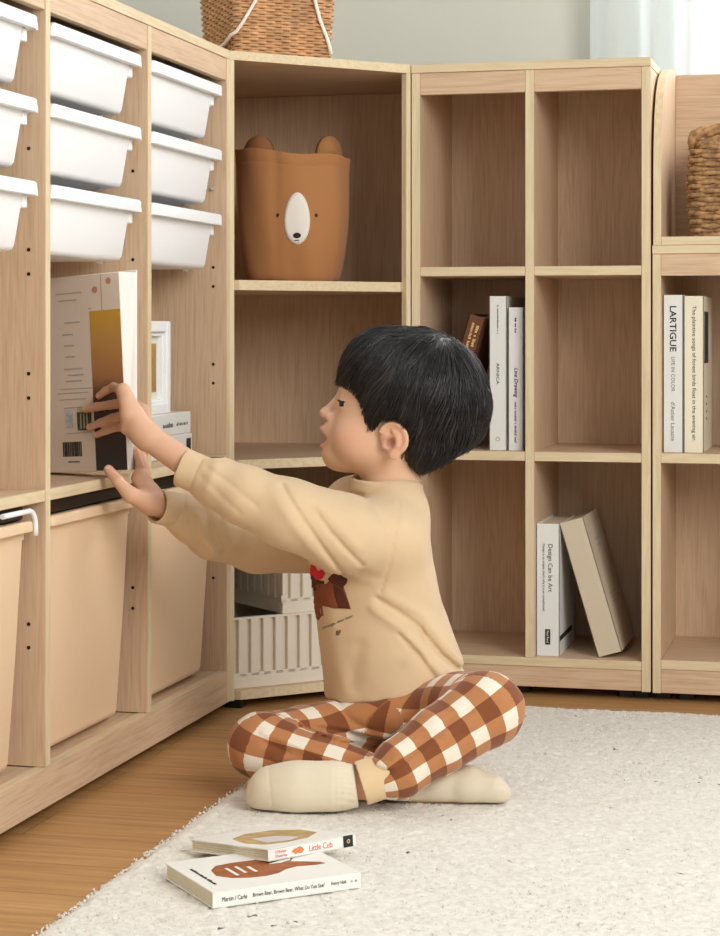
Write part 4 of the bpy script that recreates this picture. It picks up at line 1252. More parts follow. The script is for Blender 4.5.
def tint_head(V):
    base_c = np.array(srgb(221, 180, 149)[:3]); T_ = np.repeat(base_c[None], len(V), 0)
    def mixin(w, c):
        c = np.array(c[:3]); T_[:] = T_*(1-w[:, None])+c*w[:, None]
    q = V.copy(); q[:, 1] = np.abs(q[:, 1])
    def g(c, r): return np.exp(-(((q-c)/np.array(r))**2).sum(1))
    mixin(0.40*g(H(348, 436, 0.045), (0.028, 0.03, 0.022)), srgb(222, 148, 120))
    mixin(0.35*g(H(323, 413, 0), (0.010, 0.012, 0.010)), srgb(224, 152, 126))
    mixin(0.35*g(H(395, 437, 0.075), (0.022, 0.014, 0.028)), srgb(214, 132, 102))
    mixin(0.60*g(H(389, 440.5, 0.0690), (0.008, 0.0075, 0.009)), srgb(120, 58, 42))  # ear hollow: its shade painted into the skin tint
    ul = chain(q, [H(322.3, 428.0, 0.0), H(323.3, 429.2, 0.006), H(326.6, 433.0, 0.0115), H(330.6, 438.6, 0.0165)], [0.0040, 0.0041, 0.0034, 0.0020], 0.002)
    ll = chain(q, [H(322.6, 446.0, 0.0), H(323.5, 445.6, 0.006), H(326.6, 443.4, 0.0115), H(330.6, 440.0, 0.0165)], [0.0043, 0.0042, 0.0034, 0.0020], 0.002)
    mixin(np.clip(1-(np.minimum(ul, ll)-0.0002)/0.0016, 0, 1)*0.55, srgb(206, 124, 112))
    mixin(np.clip(1-ell(q, H(327.0, 438.4), (5.6*KH, 0.0155, 4.6*KH))/0.0008, 0, 1)*(ul > 0.0006)*(ll > 0.0006)*0.9, srgb(96, 34, 30))
    ec = EYE_C+np.array([0, ED, 0])
    mixin(0.30*g(ec, (0.012, 0.016, 0.012)), srgb(196, 136, 108))
    return T_

# ---- hands: chains of joints
def hand_sdf(q, wrist, fore, mcps, fingers, thumb, palm_r=0.0092):
    d = chain(q, [fore, wrist], [0.0198, 0.0185], 0.004)
    for i_, m in enumerate(mcps):
        d = smin(d, chain(q, [wrist, (wrist+m)/2, m], [0.0140, 0.0105+(0.0025 if i_ == 3 else 0), palm_r+(0.0008 if i_ == 3 else 0)], 0.006), 0.010)
    for i in range(len(mcps)-1):
        d = smin(d, cap(q, mcps[i], mcps[i+1], palm_r*0.95), 0.006)
        a_, b_ = wrist*0.45+mcps[i]*0.55, wrist*0.45+mcps[i+1]*0.55
        d = smin(d, cap(q, a_, b_, palm_r*0.95), 0.006)
    for m, f in zip(mcps, fingers):
        pts = [m]+f['p']
        d = smin(d, chain(q, pts, [f['r']*1.12]+[f['r']*k for k in (1.0, 0.93, 0.80)], 0.0022), 0.0050)
    d = smin(d, chain(q, thumb['p'], thumb['r'], 0.003), 0.007)
    return d

book_plane_n = np.array([-(HBM.to_3x3() @ Vector((0, 1, 0))).x, -(HBM.to_3x3() @ Vector((0, 1, 0))).y, -(HBM.to_3x3() @ Vector((0, 1, 0))).z])
def bk(px, py, off):
    """figure-frame point seen at (px, py), `off` metres in front of the book's printed cover"""
    d_ = FW+RT*(px-360)/FPX+np.array([0, 0, 1.0])*(HY-py)/FPX
    o_ = np.array(HBM.translation)+book_plane_n*off
    t = ((o_-CAM)@book_plane_n)/(d_@book_plane_n)
    return to_local(CAM+d_*t)
# near (left) hand: four fingers lie on the printed cover, the thumb goes behind the spine
wl = Lp(148, 437, 2.818); fl_ = Lp(196, 470, 2.812)
lm = [Lp(123.0, 390.5, 2.822), Lp(126.0, 402.0, 2.812), Lp(127.5, 414.5, 2.812), Lp(127.0, 427.0, 2.820)]
lf = [dict(r=0.0064, p=[bk(113.5, 387.0, 0.0085), bk(105.5, 391.0, 0.0066), bk(99.0, 396.0, 0.0054)]),
      dict(r=0.0066, p=[bk(110.0, 405.0, 0.0110), bk(97.0, 406.8, 0.0072), bk(85.5, 409.3, 0.0056)]),
      dict(r=0.0064, p=[bk(112.5, 418.0, 0.0105), bk(101.0, 422.5, 0.0072), bk(89.5, 427.3, 0.0056)]),
      dict(r=0.0057, p=[bk(116.0, 427.5, 0.0090), bk(106.0, 431.0, 0.0064), bk(96.5, 435.0, 0.0050)])]
lt = dict(p=[Lp(143, 434, 2.835), Lp(146, 421, 2.872), Lp(143.5, 410, 2.908), Lp(132, 401, 2.938)], r=[0.0125, 0.0095, 0.0080, 0.0066])
LEFT = (wl, fl_, lm, lf, lt)
# far (right) hand: thumb in front of the lower corner, fingers up along the spine
wr = Lp(151, 501, 2.877); fr_ = Lp(181, 512, 2.907)
rm = [Lp(138.5, 478, 2.872), Lp(142.0, 479, 2.888), Lp(145.0, 482, 2.902), Lp(147.5, 486, 2.914)]
rf = [dict(r=0.0062, p=[Lp(140.0, 466, 2.880), Lp(138.0, 456, 2.888), Lp(135.5, 449, 2.893)]),
      dict(r=0.0064, p=[Lp(142.5, 464, 2.897), Lp(141.0, 453, 2.905), Lp(138.5, 445, 2.910)]),
      dict(r=0.0062, p=[Lp(145.0, 468, 2.912), Lp(143.0, 458, 2.920), Lp(140.5, 450, 2.926)]),
      dict(r=0.0055, p=[Lp(147.0, 474, 2.922), Lp(145.0, 466, 2.930), Lp(142.5, 460, 2.936)])]
rt = dict(p=[Lp(145, 501, 2.862), Lp(130.5, 495.0, 2.842), Lp(118.0, 481.0, 2.840), Lp(108.5, 469.5, 2.848)], r=[0.0150, 0.0112, 0.0082, 0.0068])
RIGHT = (wr, fr_, rm, rf, rt)
def tint_hand(V, hand):
    base_c = np.array(srgb(217, 173, 142)[:3]); T_ = np.repeat(base_c[None], len(V), 0)
    red = np.array(srgb(220, 154, 132)[:3]); nail = np.array(srgb(240, 206, 192)[:3])
    for f in hand[3]+[dict(p=hand[4]['p'][1:], r=0.007)]:
        w = np.exp(-(((V-f['p'][2])**2).sum(1))/0.009**2)*0.55
        T_ = T_*(1-w[:, None])+red*w[:, None]
        w = np.exp(-(((V-f['p'][0])**2).sum(1))/0.007**2)*0.25
        T_ = T_*(1-w[:, None])+red*w[:, None]
    for f in hand[3]+[dict(p=hand[4]['p'][1:], r=0.007)]:
        ctr = f['p'][2]+np.array([0.0, -f['r']*0.75, 0.002])+0.10*(f['p'][2]-f['p'][1])
        w = np.clip(1.6-np.linalg.norm(V-ctr, axis=1)/0.0028, 0, 1)*0.7
        T_ = T_*(1-w[:, None])+nail*w[:, None]
    for m in hand[2]:
        w = np.exp(-(((V-m)**2).sum(1))/0.010**2)*0.25
        T_ = T_*(1-w[:, None])+red*w[:, None]
    return T_

# ---- pose of trunk and limbs
NECK = Lp(388, 490, 2.935)
SHL, ELL_, CUL, CUL1 = Lp(386, 541, 2.865), Lp(292, 511, 2.790), Lp(203, 476, 2.805), Lp(181.5, 467, 2.810)
SHR, ELR, CUR, CUR1 = Lp(333, 522, 3.035), Lp(256, 541, 2.985), Lp(178, 510.5, 2.905), Lp(156.5, 506.0, 2.880)
HIPL, KNL, ANL = Lp(428, 722, 2.895), Lp(486, 709, 2.735), Lp(386, 776, 2.665)
HIPR, KNR, ANR = Lp(368, 734, 2.935), Lp(262, 746, 2.795), Lp(420, 789, 2.735)
TOEL0, TOEL1 = Lp(352, 787, 2.668), Lp(268, 790, 2.690)
def body_core(p):
    d = chain(p, [Lp(395, 720, 2.94), Lp(380, 620, 2.94), Lp(374, 545, 2.94), NECK], [0.066, 0.060, 0.054, 0.038], 0.01)
    d = smin(d, chain(p, [SHL, ELL_, fl_], [0.034, 0.028, 0.021], 0.006), 0.012)
    d = smin(d, chain(p, [SHR, ELR, fr_], [0.034, 0.026, 0.018], 0.006), 0.012)
    d = smin(d, chain(p, [HIPL, KNL, Lp(372, 782, 2.668), TOEL1], [0.046, 0.034, 0.0225, 0.018], 0.006), 0.012)
    d = smin(d, chain(p, [HIPR, KNR, ANR, Lp(492, 790, 2.715)], [0.040, 0.030, 0.021, 0.016], 0.006), 0.012)
    return d
parts = []
def piece(fn, lo, hi, h, tint):
    V_, F_ = sdf_mesh(fn, lo, hi, h); parts.append((V_, F_, tint(V_)))
lo = H(308, 515, -0.105); hi = H(496, 330, 0.105)
piece(head_sdf, np.minimum(lo, hi), np.maximum(lo, hi), 0.00165, tint_head)
for hand in (LEFT, RIGHT):
    P_ = np.array([hand[0], hand[1]]+hand[2]+[x for f in hand[3] for x in f['p']]+hand[4]['p'])
    piece(lambda q, hd=hand: hand_sdf(q, *hd), P_.min(0)-0.03, P_.max(0)+0.03, 0.00125, lambda V_, hd=hand: tint_hand(V_, hd))
piece(body_core, (-0.45, -0.40, 0.0), (0.30, 0.25, 0.50), 0.0045, lambda V_: np.repeat(np.array(srgb(214, 160, 128)[:3])[None], len(V_), 0))
off = 0; VV, FF, TT = [], [], []
for V_, F_, t_c in parts:
    VV.append(V_); FF.append(F_+off); TT.append(t_c); off += len(V_)
VV = np.concatenate(VV); FF = np.concatenate(FF); TT = np.concatenate(TT)
o = from_arrays('body', VV, FF, M_SKIN, child)
at = o.data.attributes.new('tint', 'FLOAT_COLOR', 'POINT')
at.data.foreach_set('color', np.concatenate([TT, np.ones((len(TT), 1))], 1).astype(np.float32).ravel())

# ---- eyes
M_EYEW = plain('eye_white', srgb(236, 228, 220), 0.2); M_IRIS = plain('dark_iris', srgb(38, 22, 16), 0.12); M_LASH = plain('black_lash', srgb(24, 18, 16), 0.6)
for s in (-1, 1):
    ec = EYE_C+np.array([0.0008, s*ED, 0])
    bm = bmesh.new()
    bmesh.ops.create_uvsphere(bm, u_segments=32, v_segments=24, radius=0.0114)
    look = Vector((-1, -0.62, 0.03)).normalized()
    for f in bm.faces:
        c = f.calc_center_median().normalized(); f.smooth = True
        f.material_index = 1 if c.dot(look) > 0.76 else 0
    bm.transform(Matrix.Translation(Vector(ec)))
    from_bm('eye', bm, [M_EYEW, M_IRIS], child, world=False)
    bm = bmesh.new()
    def lidp(a, up):
        # along the lid edge from the inner to the outer corner
        y = s*(-0.0085+0.0205*a); yy = abs(y)
        z = (0.0048-0.10*abs(y)+0.0008*math.sin(PI*a)) if up else (-0.0034+0.12*abs(y))
        x = -math.sqrt(max(0.0129**2-y*y-z*z, 0.003**2))
        return Vector(ec)+Vector((x, y, z))
    add_tube(bm, [lidp(k/12, True) for k in range(13)], [0.0005+0.0011*math.sin(PI*min(1, 0.30+0.5*k/13)) for k in range(13)], 6)
    for k in range(14):
        a = 0.1+0.85*k/13; p0 = lidp(a, True)
        add_tube(bm, [p0, p0+Vector((-0.0022, s*0.0012*(a-0.2)*2, 0.0004)), p0+Vector((-0.0034, s*0.0024*(a-0.2)*2, 0.0016))], [0.00035, 0.0003, 0.0001], 4)
    from_bm('eyelashes', bm, M_LASH, child, world=False)

# ---- hair: a shaped cap and thousands of locks combed out from the whorl
HL = [(300, 372), (335, 379), (341, 381.5), (350, 385), (356, 391), (361, 399), (363.5, 408), (364.5, 420), (366.3, 431), (368.5, 431), (371, 427), (377, 420), (383, 416), (390, 415), (397, 415), (404, 419),
      (409, 428), (409, 438), (405, 448), (400.5, 456), (401, 463), (407, 471), (412, 475.5), (420, 474), (434, 467), (450, 458), (470, 447), (500, 430), (540, 420)]
HLx = np.array([a for a, b in HL]); HLy = np.array([b for a, b in HL])
def hair_shell(p):
    q = p.copy(); q[:, 1] = np.abs(q[:, 1]); u = KH
    d = ell(q, H(414, 396), (73.2*u, 0.0880, 67.0*u))
    d = smin(d, ell(q, H(382, 371), (39.5*u, 0.0740, 40.5*u)), 0.020)
    d = smin(d, ell(q, H(436, 410), (51*u, 0.0740, 50*u)), 0.016)
    d = smin(d, ell(q, H(424, 444), (31*u, 0.0640, 30*u)), 0.016)
    return d
def hair_sdf(p):
    d = hair_shell(p)
    px = (p[:, 0]+S0)/KH+360; py = HY-(p[:, 2]-CAM[2])/KH
    low = np.interp(px, HLx, HLy)
    cut = (py-low+2.6)*KH*0.72
    ad = np.abs(p[:, 1])
    d = smax(d, cut, 0.005)
    d = smax(d, -(head_lite(p)-0.001), 0.002)
    d = d+0.0012*vnoise(p*np.array([1, 1, 0.6], np.float32), 160, 4)
    return d
def head_lite(p):
    q = p.copy(); q[:, 1] = np.abs(q[:, 1]); u = KH
    d = ell(q, H(414, 399), (62*u, 0.0715, 57*u))
    d = smin(d, ell(q, H(374, 388), (31*u, 0.0570, 34*u)), 0.020)
    return d
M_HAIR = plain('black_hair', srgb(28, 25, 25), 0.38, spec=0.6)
lo = H(330, 485, -0.105); hi = H(498, 318, 0.105)
V_, F_ = sdf_mesh(hair_sdf, np.minimum(lo, hi), np.maximum(lo, hi), 0.0021)
keep = (V_*0).sum(1) == 0
cap_o = (V_, F_)
def grad(fn, p, e=0.0015):
    g = np.stack([fn(p+np.array(v, np.float32)*e)-fn(p-np.array(v, np.float32)*e) for v in ((1, 0, 0), (0, 1, 0), (0, 0, 1))], 1)
    return g/(np.linalg.norm(g, axis=1, keepdims=True)+1e-9)
NS, NP = 11000, 12
WH = H(444, 346, -0.018)
# roots spread over the shell
r0 = rng.normal(size=(NS*3, 3)); r0 /= np.linalg.norm(r0, axis=1, keepdims=True)
r0 = (H(414, 396)+r0*0.11).astype(np.float32)
for _ in range(4): r0 = (r0-grad(hair_shell, r0)*hair_shell(r0)[:, None]).astype(np.float32)
def lowgap(p):
    px = (p[:, 0]+S0)/KH+360; py = HY-(p[:, 2]-CAM[2])/KH
    return (py-np.interp(px, HLx, HLy))*KH
r0 = r0[lowgap(r0) < -0.001]
# flow field also from the whorl: start points biased to the whorl so that locks overlap
r0 = r0[:NS]; NS = len(r0)
lift = rng.uniform(-0.0014, 0.0026, NS)+0.0030*vnoise(r0, 1/0.016, 41); wav = rng.uniform(-1, 1, NS); ln = rng.uniform(0.030, 0.072, NS); ph = rng.uniform(0, 6.28, NS)
P = r0.copy(); path = [P.copy()]
for k in range(NP-1):
    n = grad(hair_shell, P)
    f = P-WH; f -= (f*n).sum(1)[:, None]*n
    dist = np.linalg.norm(f, axis=1, keepdims=True)+1e-6; f = f/dist
    g = np.array([-0.10, 0, -1.0])[None]-(np.array([-0.10, 0, -1.0])*n).sum(1)[:, None]*n
    w_ = np.clip((dist-0.03)/0.12, 0, 1)
    side = np.cross(n, f)
    dirn = f*(1-0.45*w_)+g*(0.25+0.55*w_)+side*(0.35*np.clip(1-dist/0.06, 0, 1)+0.22*wav[:, None]*np.sin(k*0.55+ph)[:, None])
    swv = np.stack([vnoise(P, 1/0.030, 51), vnoise(P, 1/0.030, 52), 0.6*vnoise(P, 1/0.030, 53)], 1); swv -= (swv*n).sum(1)[:, None]*n
    dirn += 0.55*swv
    dirn /= np.linalg.norm(dirn, axis=1, keepdims=True)
    stop = (lowgap(P) > rng.uniform(-0.006, 0.0045, NS)*np.where(np.abs(P[:, 0]-H(396, 0)[0]) < 0.022, 0.4, 1.0))
    step = np.where(stop, 0.0, ln/(NP-1))
    P = (P+dirn*step[:, None]).astype(np.float32)
    n = grad(hair_shell, P)
    tgt = lift*(1-0.3*k/NP)+0.0010
    P = (P-n*(hair_shell(P)-tgt)[:, None]).astype(np.float32)
    path.append(P.copy())
path = np.stack(path, 1)
# a few flyaways
fly = rng.random(NS) < 0.09
nrm = grad(hair_shell, path[:, -1].copy())
fl_amt = (np.linspace(0, 1, NP)[None, :, None]**2)*nrm[:, None, :]*rng.uniform(0.001, 0.006, NS)[:, None, None]
path[fly] += fl_amt[fly]
tan = np.gradient(path, axis=1); tan /= (np.linalg.norm(tan, axis=2, keepdims=True)+1e-9)
nn = path-H(414, 396); nn -= (nn*tan).sum(2, keepdims=True)*tan; nn /= (np.linalg.norm(nn, axis=2, keepdims=True)+1e-9)
bb_ = np.cross(tan, nn)
rad = rng.uniform(0.00020, 0.00058, NS)[:, None]*np.sin(np.linspace(0.55, PI-0.02, NP))[None]**0.6
HV = np.stack([path+(nn*math.cos(a)*0.8+bb_*math.sin(a)*1.5)*rad[:, :, None] for a in (0, 2*PI/3, 4*PI/3)], 2)   # NS,NP,3,3
idx = np.arange(NS*NP*3).reshape(NS, NP, 3)
Q = []
for k in range(3):
    a, b_ = idx[:, :-1, k], idx[:, :-1, (k+1) % 3]; c, d_ = idx[:, 1:, (k+1) % 3], idx[:, 1:, k]
    Q.append(np.stack([a, b_, c, d_], -1).reshape(-1, 4))
HV = HV.reshape(-1, 3); HF = np.concatenate(Q)
M_HAIR2 = plain('painted_sheen_hair', srgb(72, 66, 64), 0.34, spec=0.6)  # paler strands: grey highlights painted into the hair colour
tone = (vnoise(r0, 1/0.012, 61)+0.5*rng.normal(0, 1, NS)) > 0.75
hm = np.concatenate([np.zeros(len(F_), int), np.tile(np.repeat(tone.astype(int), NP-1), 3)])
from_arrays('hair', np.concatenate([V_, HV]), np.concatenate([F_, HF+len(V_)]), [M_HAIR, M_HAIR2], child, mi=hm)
# eyebrows
bm = bmesh.new(); random.seed(5)
for s in (-1, 1):
    for k in range(60):
        a = random.random(); y = 0.012+0.026*a
        c0 = H(341.0+6.5*a**1.6*1.0, 388.0-2.0*math.sin(PI*min(1, a*1.1)), 0); c0[1] = s*y
        p0 = np.array([c0], np.float32)
        for _ in range(5):
            n = grad(head_sdf, p0); p0 = (p0-n*head_sdf(p0)[:, None]).astype(np.float32)
        v = Vector(p0[0])+Vector((0, 0, random.uniform(-0.0016, 0.0016)))
        nn_ = Vector(grad(head_sdf, p0)[0])
        dv = Vector((0.0022, s*0.0038, 0.0010 if a < .5 else -0.0004))
        add_tube(bm, [v-nn_*0.0004, v+dv*0.5+nn_*0.0007, v+dv+nn_*0.0003], [0.00022, 0.0002, 0.0001], 4)
from_bm('eyebrows', bm, plain('dark_brow', srgb(70, 46, 36), 0.7), child, world=False)
# ---- clothes
def px_of(p):   # where a point of the figure stands in its own upright plane, in the units used for the landmarks
    Z = p[:, 2]*0+2.90
    return (p[:, 0]+S0)/2.90*FPX+360, HY-(p[:, 2]-CAM[2])/2.90*FPX
def pl_dist(px, py, pts):
    d = None
    for (ax, ay), (bx, by) in zip(pts, pts[1:]):
        vx, vy = bx-ax, by-ay; L = vx*vx+vy*vy
        t = np.clip(((px-ax)*vx+(py-ay)*vy)/L, 0, 1)
        q = np.hypot(px-ax-t*vx, py-ay-t*vy)
        d = q if d is None else np.minimum(d, q)
    return d
def folds(p, F, near):
    """cloth creases: ridges (+) and valleys (-) on the side that faces `near`"""
    px, py = px_of(p); s = 0
    for pts, w, a in F: s = s+a*np.exp(-(pl_dist(px, py, pts)/w)**2)
    return s*near
LZ = np.array([CAM[2]+(HY-y)/FPX*2.93 for y in (720, 700, 650, 600, 560, 530, 508, 494, 484)])
def row(v): return np.array(v, float)[::-1]
LZr = LZ[::-1][::-1]
tz = LZ            # ascending in z because py descends
T_px = [401, 399, 389.5, 377.5, 370.5, 373, 379, 386, 388]
T_hw = [0.1085, 0.1075, 0.1005, 0.0925, 0.0905, 0.0800, 0.0640, 0.0500, 0.0440]
T_d = [0.010, 0.008, 0.004, 0.002, 0.004, 0.010, 0.010, 0.006, 0.004]
LAT = np.array([0.50, -0.866]); CHN = np.array([-0.866, -0.50])
def torso(p):
    z = p[:, 2]
    cx = np.interp(z, tz, (np.array(T_px)-360)/FPX*2.93-S0); cy = np.interp(z, tz, T_d); hw = np.interp(z, tz, T_hw)
    up = np.clip((z-LZ[4])/(LZ[7]-LZ[4]), 0, 1)
    a = hw*(0.97-0.10*up); b = hw*(1.06+0.45*up*(1-up))
    x = p[:, 0]-cx; y = p[:, 1]-cy
    u = x*CHN[0]+y*CHN[1]; v = x*LAT[0]+y*LAT[1]
    r = np.sqrt((u/a)**2+(v/b)**2)
    return (r-1)*np.minimum(a, b)
def hem_z(p): return 0.1105+0.155*(p[:, 0]+0.1067)
SF = [([(376, 592), (394, 603), (414, 618), (438, 648), (462, 672)], 2.6, -0.0075),
      ([(372, 602), (395, 618), (418, 640), (440, 668)], 4.5, 0.0042),
      ([(388, 590), (420, 608), (444, 640), (466, 664)], 4.5, 0.0038),
      ([(398, 627), (420, 652), (436, 676)], 2.4, -0.0040),
      ([(420, 622), (430, 655)], 2.0, -0.0034),
      ([(330, 600), (336, 660), (350, 694)], 9, 0.0030), ([(360, 640), (352, 680)], 7, -0.0030),
      ([(400, 660), (380, 690)], 6, -0.0025)]
SLF = [([(286, 478), (304, 506), (328, 543), (344, 566)], 2.0, -0.0044), ([(276, 480), (296, 510), (320, 548), (332, 562)], 5.5, 0.0026), ([(316, 500), (330, 520), (348, 541), (362, 556)], 2.0, -0.0042), ([(324, 496), (340, 518), (358, 538)], 5, 0.0024),
       ([(252, 474), (280, 496), (310, 530)], 6, 0.0012), ([(214, 462), (236, 476), (262, 497)], 2.6, -0.0016), ([(208, 470), (226, 486), (246, 504)], 2.2, -0.0014),
       ([(222, 458), (219, 470), (214, 480)], 5, 0.0018),
       ([(345, 492), (372, 500), (388, 520)], 4, -0.0024), ([(360, 566), (378, 572)], 5, -0.003)]
FSF = [([(199, 515), (204, 535), (214, 556)], 3.2, 0.0055), ([(207, 512), (213, 532), (222, 554)], 3.2, -0.0050), ([(224, 516), (227, 532), (232, 546)], 3.0, 0.0042),
       ([(234, 512), (238, 532), (246, 556)], 3.6, -0.0036), ([(262, 540), (290, 556), (310, 572)], 4, 0.0030), ([(186, 508), (190, 520), (186, 534)], 2.5, -0.0020)]
SEAM = [(398, 500), (394, 530), (388, 560), (380, 586)]
def cuff_sdf(p, a, b, r):
    a = np.asarray(a); b = np.asarray(b); t = (b-a)/np.linalg.norm(b-a); q = p-a
    x = q@t; rad = np.sqrt(np.maximum(((q-x[:, None]*t)**2).sum(1), 0))
    L = np.linalg.norm(b-a)
    d = np.maximum(rad-r, np.maximum(-x-0.004, x-L))
    hole = np.maximum(rad-(r-0.0032), L-0.020-x)
    return smax(d, -hole, 0.0015)
def shirt_sdf(p):
    near = np.clip((0.02-p[:, 1])/0.04, 0, 1)
    d = torso(p)-folds(p, SF, near)
    d = smax(d, p[:, 2]-(CAM[2]+(HY-483)/FPX*2.93), 0.012)
    # shoulders
    d = smin(d, chain(p, [SHL, Lp(396, 512, 2.900), NECK], [0.044, 0.042, 0.034], 0.010), 0.028)
    d = smin(d, chain(p, [SHR, Lp(352, 503, 2.985), NECK], [0.046, 0.038, 0.034], 0.010), 0.022)
    sl = chain(p, [SHL, Lp(345, 534, 2.825), Lp(290, 514, 2.790), Lp(244, 495, 2.793), Lp(217, 482.5, 2.802), Lp(208, 478.5, 2.805)], [0.0500, 0.0545, 0.0470, 0.0395, 0.0345, 0.0300], 0.012)
    sl = sl-folds(p, SLF, np.clip((-0.06-p[:, 1])/0.03, 0, 1)*1.0)
    d = smin(d, chain(p, [SHL, Lp(392, 585, 2.885), Lp(398, 640, 2.90)], [0.046, 0.046, 0.040], 0.01), 0.030)
    d = smin(d, sl, 0.024)
    sr = chain(p, [Lp(328, 538, 3.02), ELR, Lp(214, 531, 2.945), Lp(192, 519, 2.918), Lp(180, 513, 2.907)], [0.0540, 0.0455, 0.0400, 0.0335, 0.0285], 0.012)
    sr = sr-folds(p, FSF, np.clip((0.06-p[:, 1])/0.03, 0, 1)*(p[:, 0] < 0))
    d = smin(d, sr, 0.014)
    # armhole seam
    px, py = px_of(p)
    d = d+0.0024*np.exp(-(pl_dist(px, py, SEAM)/1.2)**2)*(p[:, 1] < -0.02)
    d = d-0.0010*vnoise(p, 26, 3)-0.0003*vnoise(p, 90, 6)
    # neck opening and ribbed collar
    d = smax(d, -cap(p, Lp(388, 488, 2.935), Lp(390, 455, 2.935), 0.0445, 0.052), 0.004)
    nb_a = Lp(386, 487, 2.935); ax_ = np.array([0.10, 0.0, 1.0]); ax_ /= np.linalg.norm(ax_)
    q = p-nb_a; h_ = q@ax_; rr = np.sqrt(np.maximum((q**2).sum(1)-h_**2, 0))
    el_ = np.sqrt((q[:, 0]/1.08)**2+(q[:, 1]/1.0)**2)
    ring = np.sqrt((rr-0.0500)**2+(np.maximum(np.abs(h_)-0.006, 0))**2)-0.0036
    d = smin(d, ring, 0.003)
    for a_, b_, r_ in ((CUL, CUL1, 0.0236), (CUR, CUR1, 0.0216)):
        t_ = (b_-a_)/np.linalg.norm(b_-a_)
        d = smax(d, -cap(p, a_+t_*0.004, b_+t_*0.03, r_), 0.002)
    return smax(d, hem_z(p)-p[:, 2], 0.004)
def cloth_mat(name, col, ribs=0.0):
    m = plain(name, col, 0.92, bump=0.22, bscale=1100, spec=0.15, sheen=0.25)
    return m
M_SHIRT = cloth_mat('cream_jersey', srgb(219, 192, 155))
V_, F_ = sdf_mesh(shirt_sdf, (-0.37, -0.24, 0.07), (0.15, 0.19, 0.46), 0.0029, smooth=1)
shirt = from_arrays('sweatshirt', V_, F_, M_SHIRT, child)
for a_, b_, r_ in ((CUL, CUL1, 0.0272), (CUR, CUR1, 0.0250)):
    V2, F2 = sdf_mesh(lambda p: cuff_sdf(p, a_, b_, r_)-0.0004*vnoise(p, 70, 31), np.minimum(a_, b_)-0.04, np.maximum(a_, b_)+0.04, 0.0014)
    from_arrays('sleeve_cuff', V2, F2, M_SHIRT, shirt)
shirt['label'] = 'cream sweatshirt with a brown animal print'
bvs = BVHTree.FromPolygons([Vector(v) for v in V_], F_.tolist())
def onshirt(px, py, push=0.0009):
    o_ = Vector(Lp(px, py, 2.80)); c_ = Vector(to_local(CAM)); dr = (o_-c_).normalized()
    hit = bvs.ray_cast(c_, dr)
    if hit[0] is None:
        hit = bvs.find_nearest(Vector(Lp(px, py, 2.88)))
    n = hit[1]
    if n.dot(dr) > 0: n = -n
    return hit[0]+n*push
cv = lambda L: [(300+x/10.286, 550+y/10.286) for x, y in L]
M_PB, M_PD, M_PR = plain('chestnut_print', srgb(136, 74, 44), 0.9), plain('dark_chestnut_print', srgb(88, 44, 30), 0.9), plain('red_print', srgb(206, 34, 44), 0.9)
def dense(L, n=6):
    out = []
    for (a, b), (c, d) in zip(L, L[1:]+L[:1]): out += [(a+(c-a)*k/n, b+(d-b)*k/n) for k in range(n)]
    return out
for nm, L, m, ps in (('shirt_print', [(140, 345), (180, 335), (270, 350), (310, 310), (380, 300), (450, 380), (475, 450), (500, 530), (525, 605), (460, 600), (400, 600), (350, 600), (290, 585), (220, 570), (150, 500)], M_PB, 0.0009),
                     ('shirt_print', [(150, 500), (190, 485), (230, 500), (232, 545), (205, 600), (205, 640), (218, 680), (195, 720), (165, 690), (146, 590)], M_PB, 0.0013),
                     ('shirt_print', [(290, 300), (340, 240), (420, 260), (490, 300), (482, 340), (452, 375), (450, 400), (390, 365), (330, 335)], M_PD, 0.0015),
                     ('shirt_print', [(345, 350), (400, 385), (450, 410), (475, 470), (500, 540), (522, 603), (455, 600), (400, 590), (365, 480)], M_PD, 0.0013),
                     ('shirt_print', [(118, 250), (160, 270), (180, 315), (250, 320), (250, 345), (180, 350), (150, 370), (120, 400)], M_PD, 0.0015),
                     ('shirt_print', [(120, 150), (160, 170), (185, 220), (230, 200), (260, 240), (235, 290), (180, 310), (150, 265), (116, 250)], M_PR, 0.0019),
                     ('shirt_print', [(150, 385), (168, 380), (172, 410), (152, 420)], M_INK, 0.0020)):
    decal(nm, child, dense(cv(L)), m, onshirt, ps, 6 if m is not M_INK else 1)
def shirt_text(s, c, ang, length, height, bold=False):
    bm = text_bm(s, length, height, extrude=0.0, bold=bold, shear=0.25)
    bmesh.ops.triangulate(bm, faces=bm.faces[:])
    ca, sa = math.cos(ang), math.sin(ang)
    for v in bm.verts:
        x, y = v.co.x, v.co.y
        v.co = onshirt(c[0]+x*ca-y*sa, c[1]-(x*sa+y*ca), 0.0008)
    return from_bm('lettering', bm, M_INK, child, world=False)
shirt_text('Orange, dear bear', (338.2, 622.0), 0.40, 33, 3.4)
shirt_text('BP', (338.8, 632.6), 0.2, 5.4, 4.6, True)

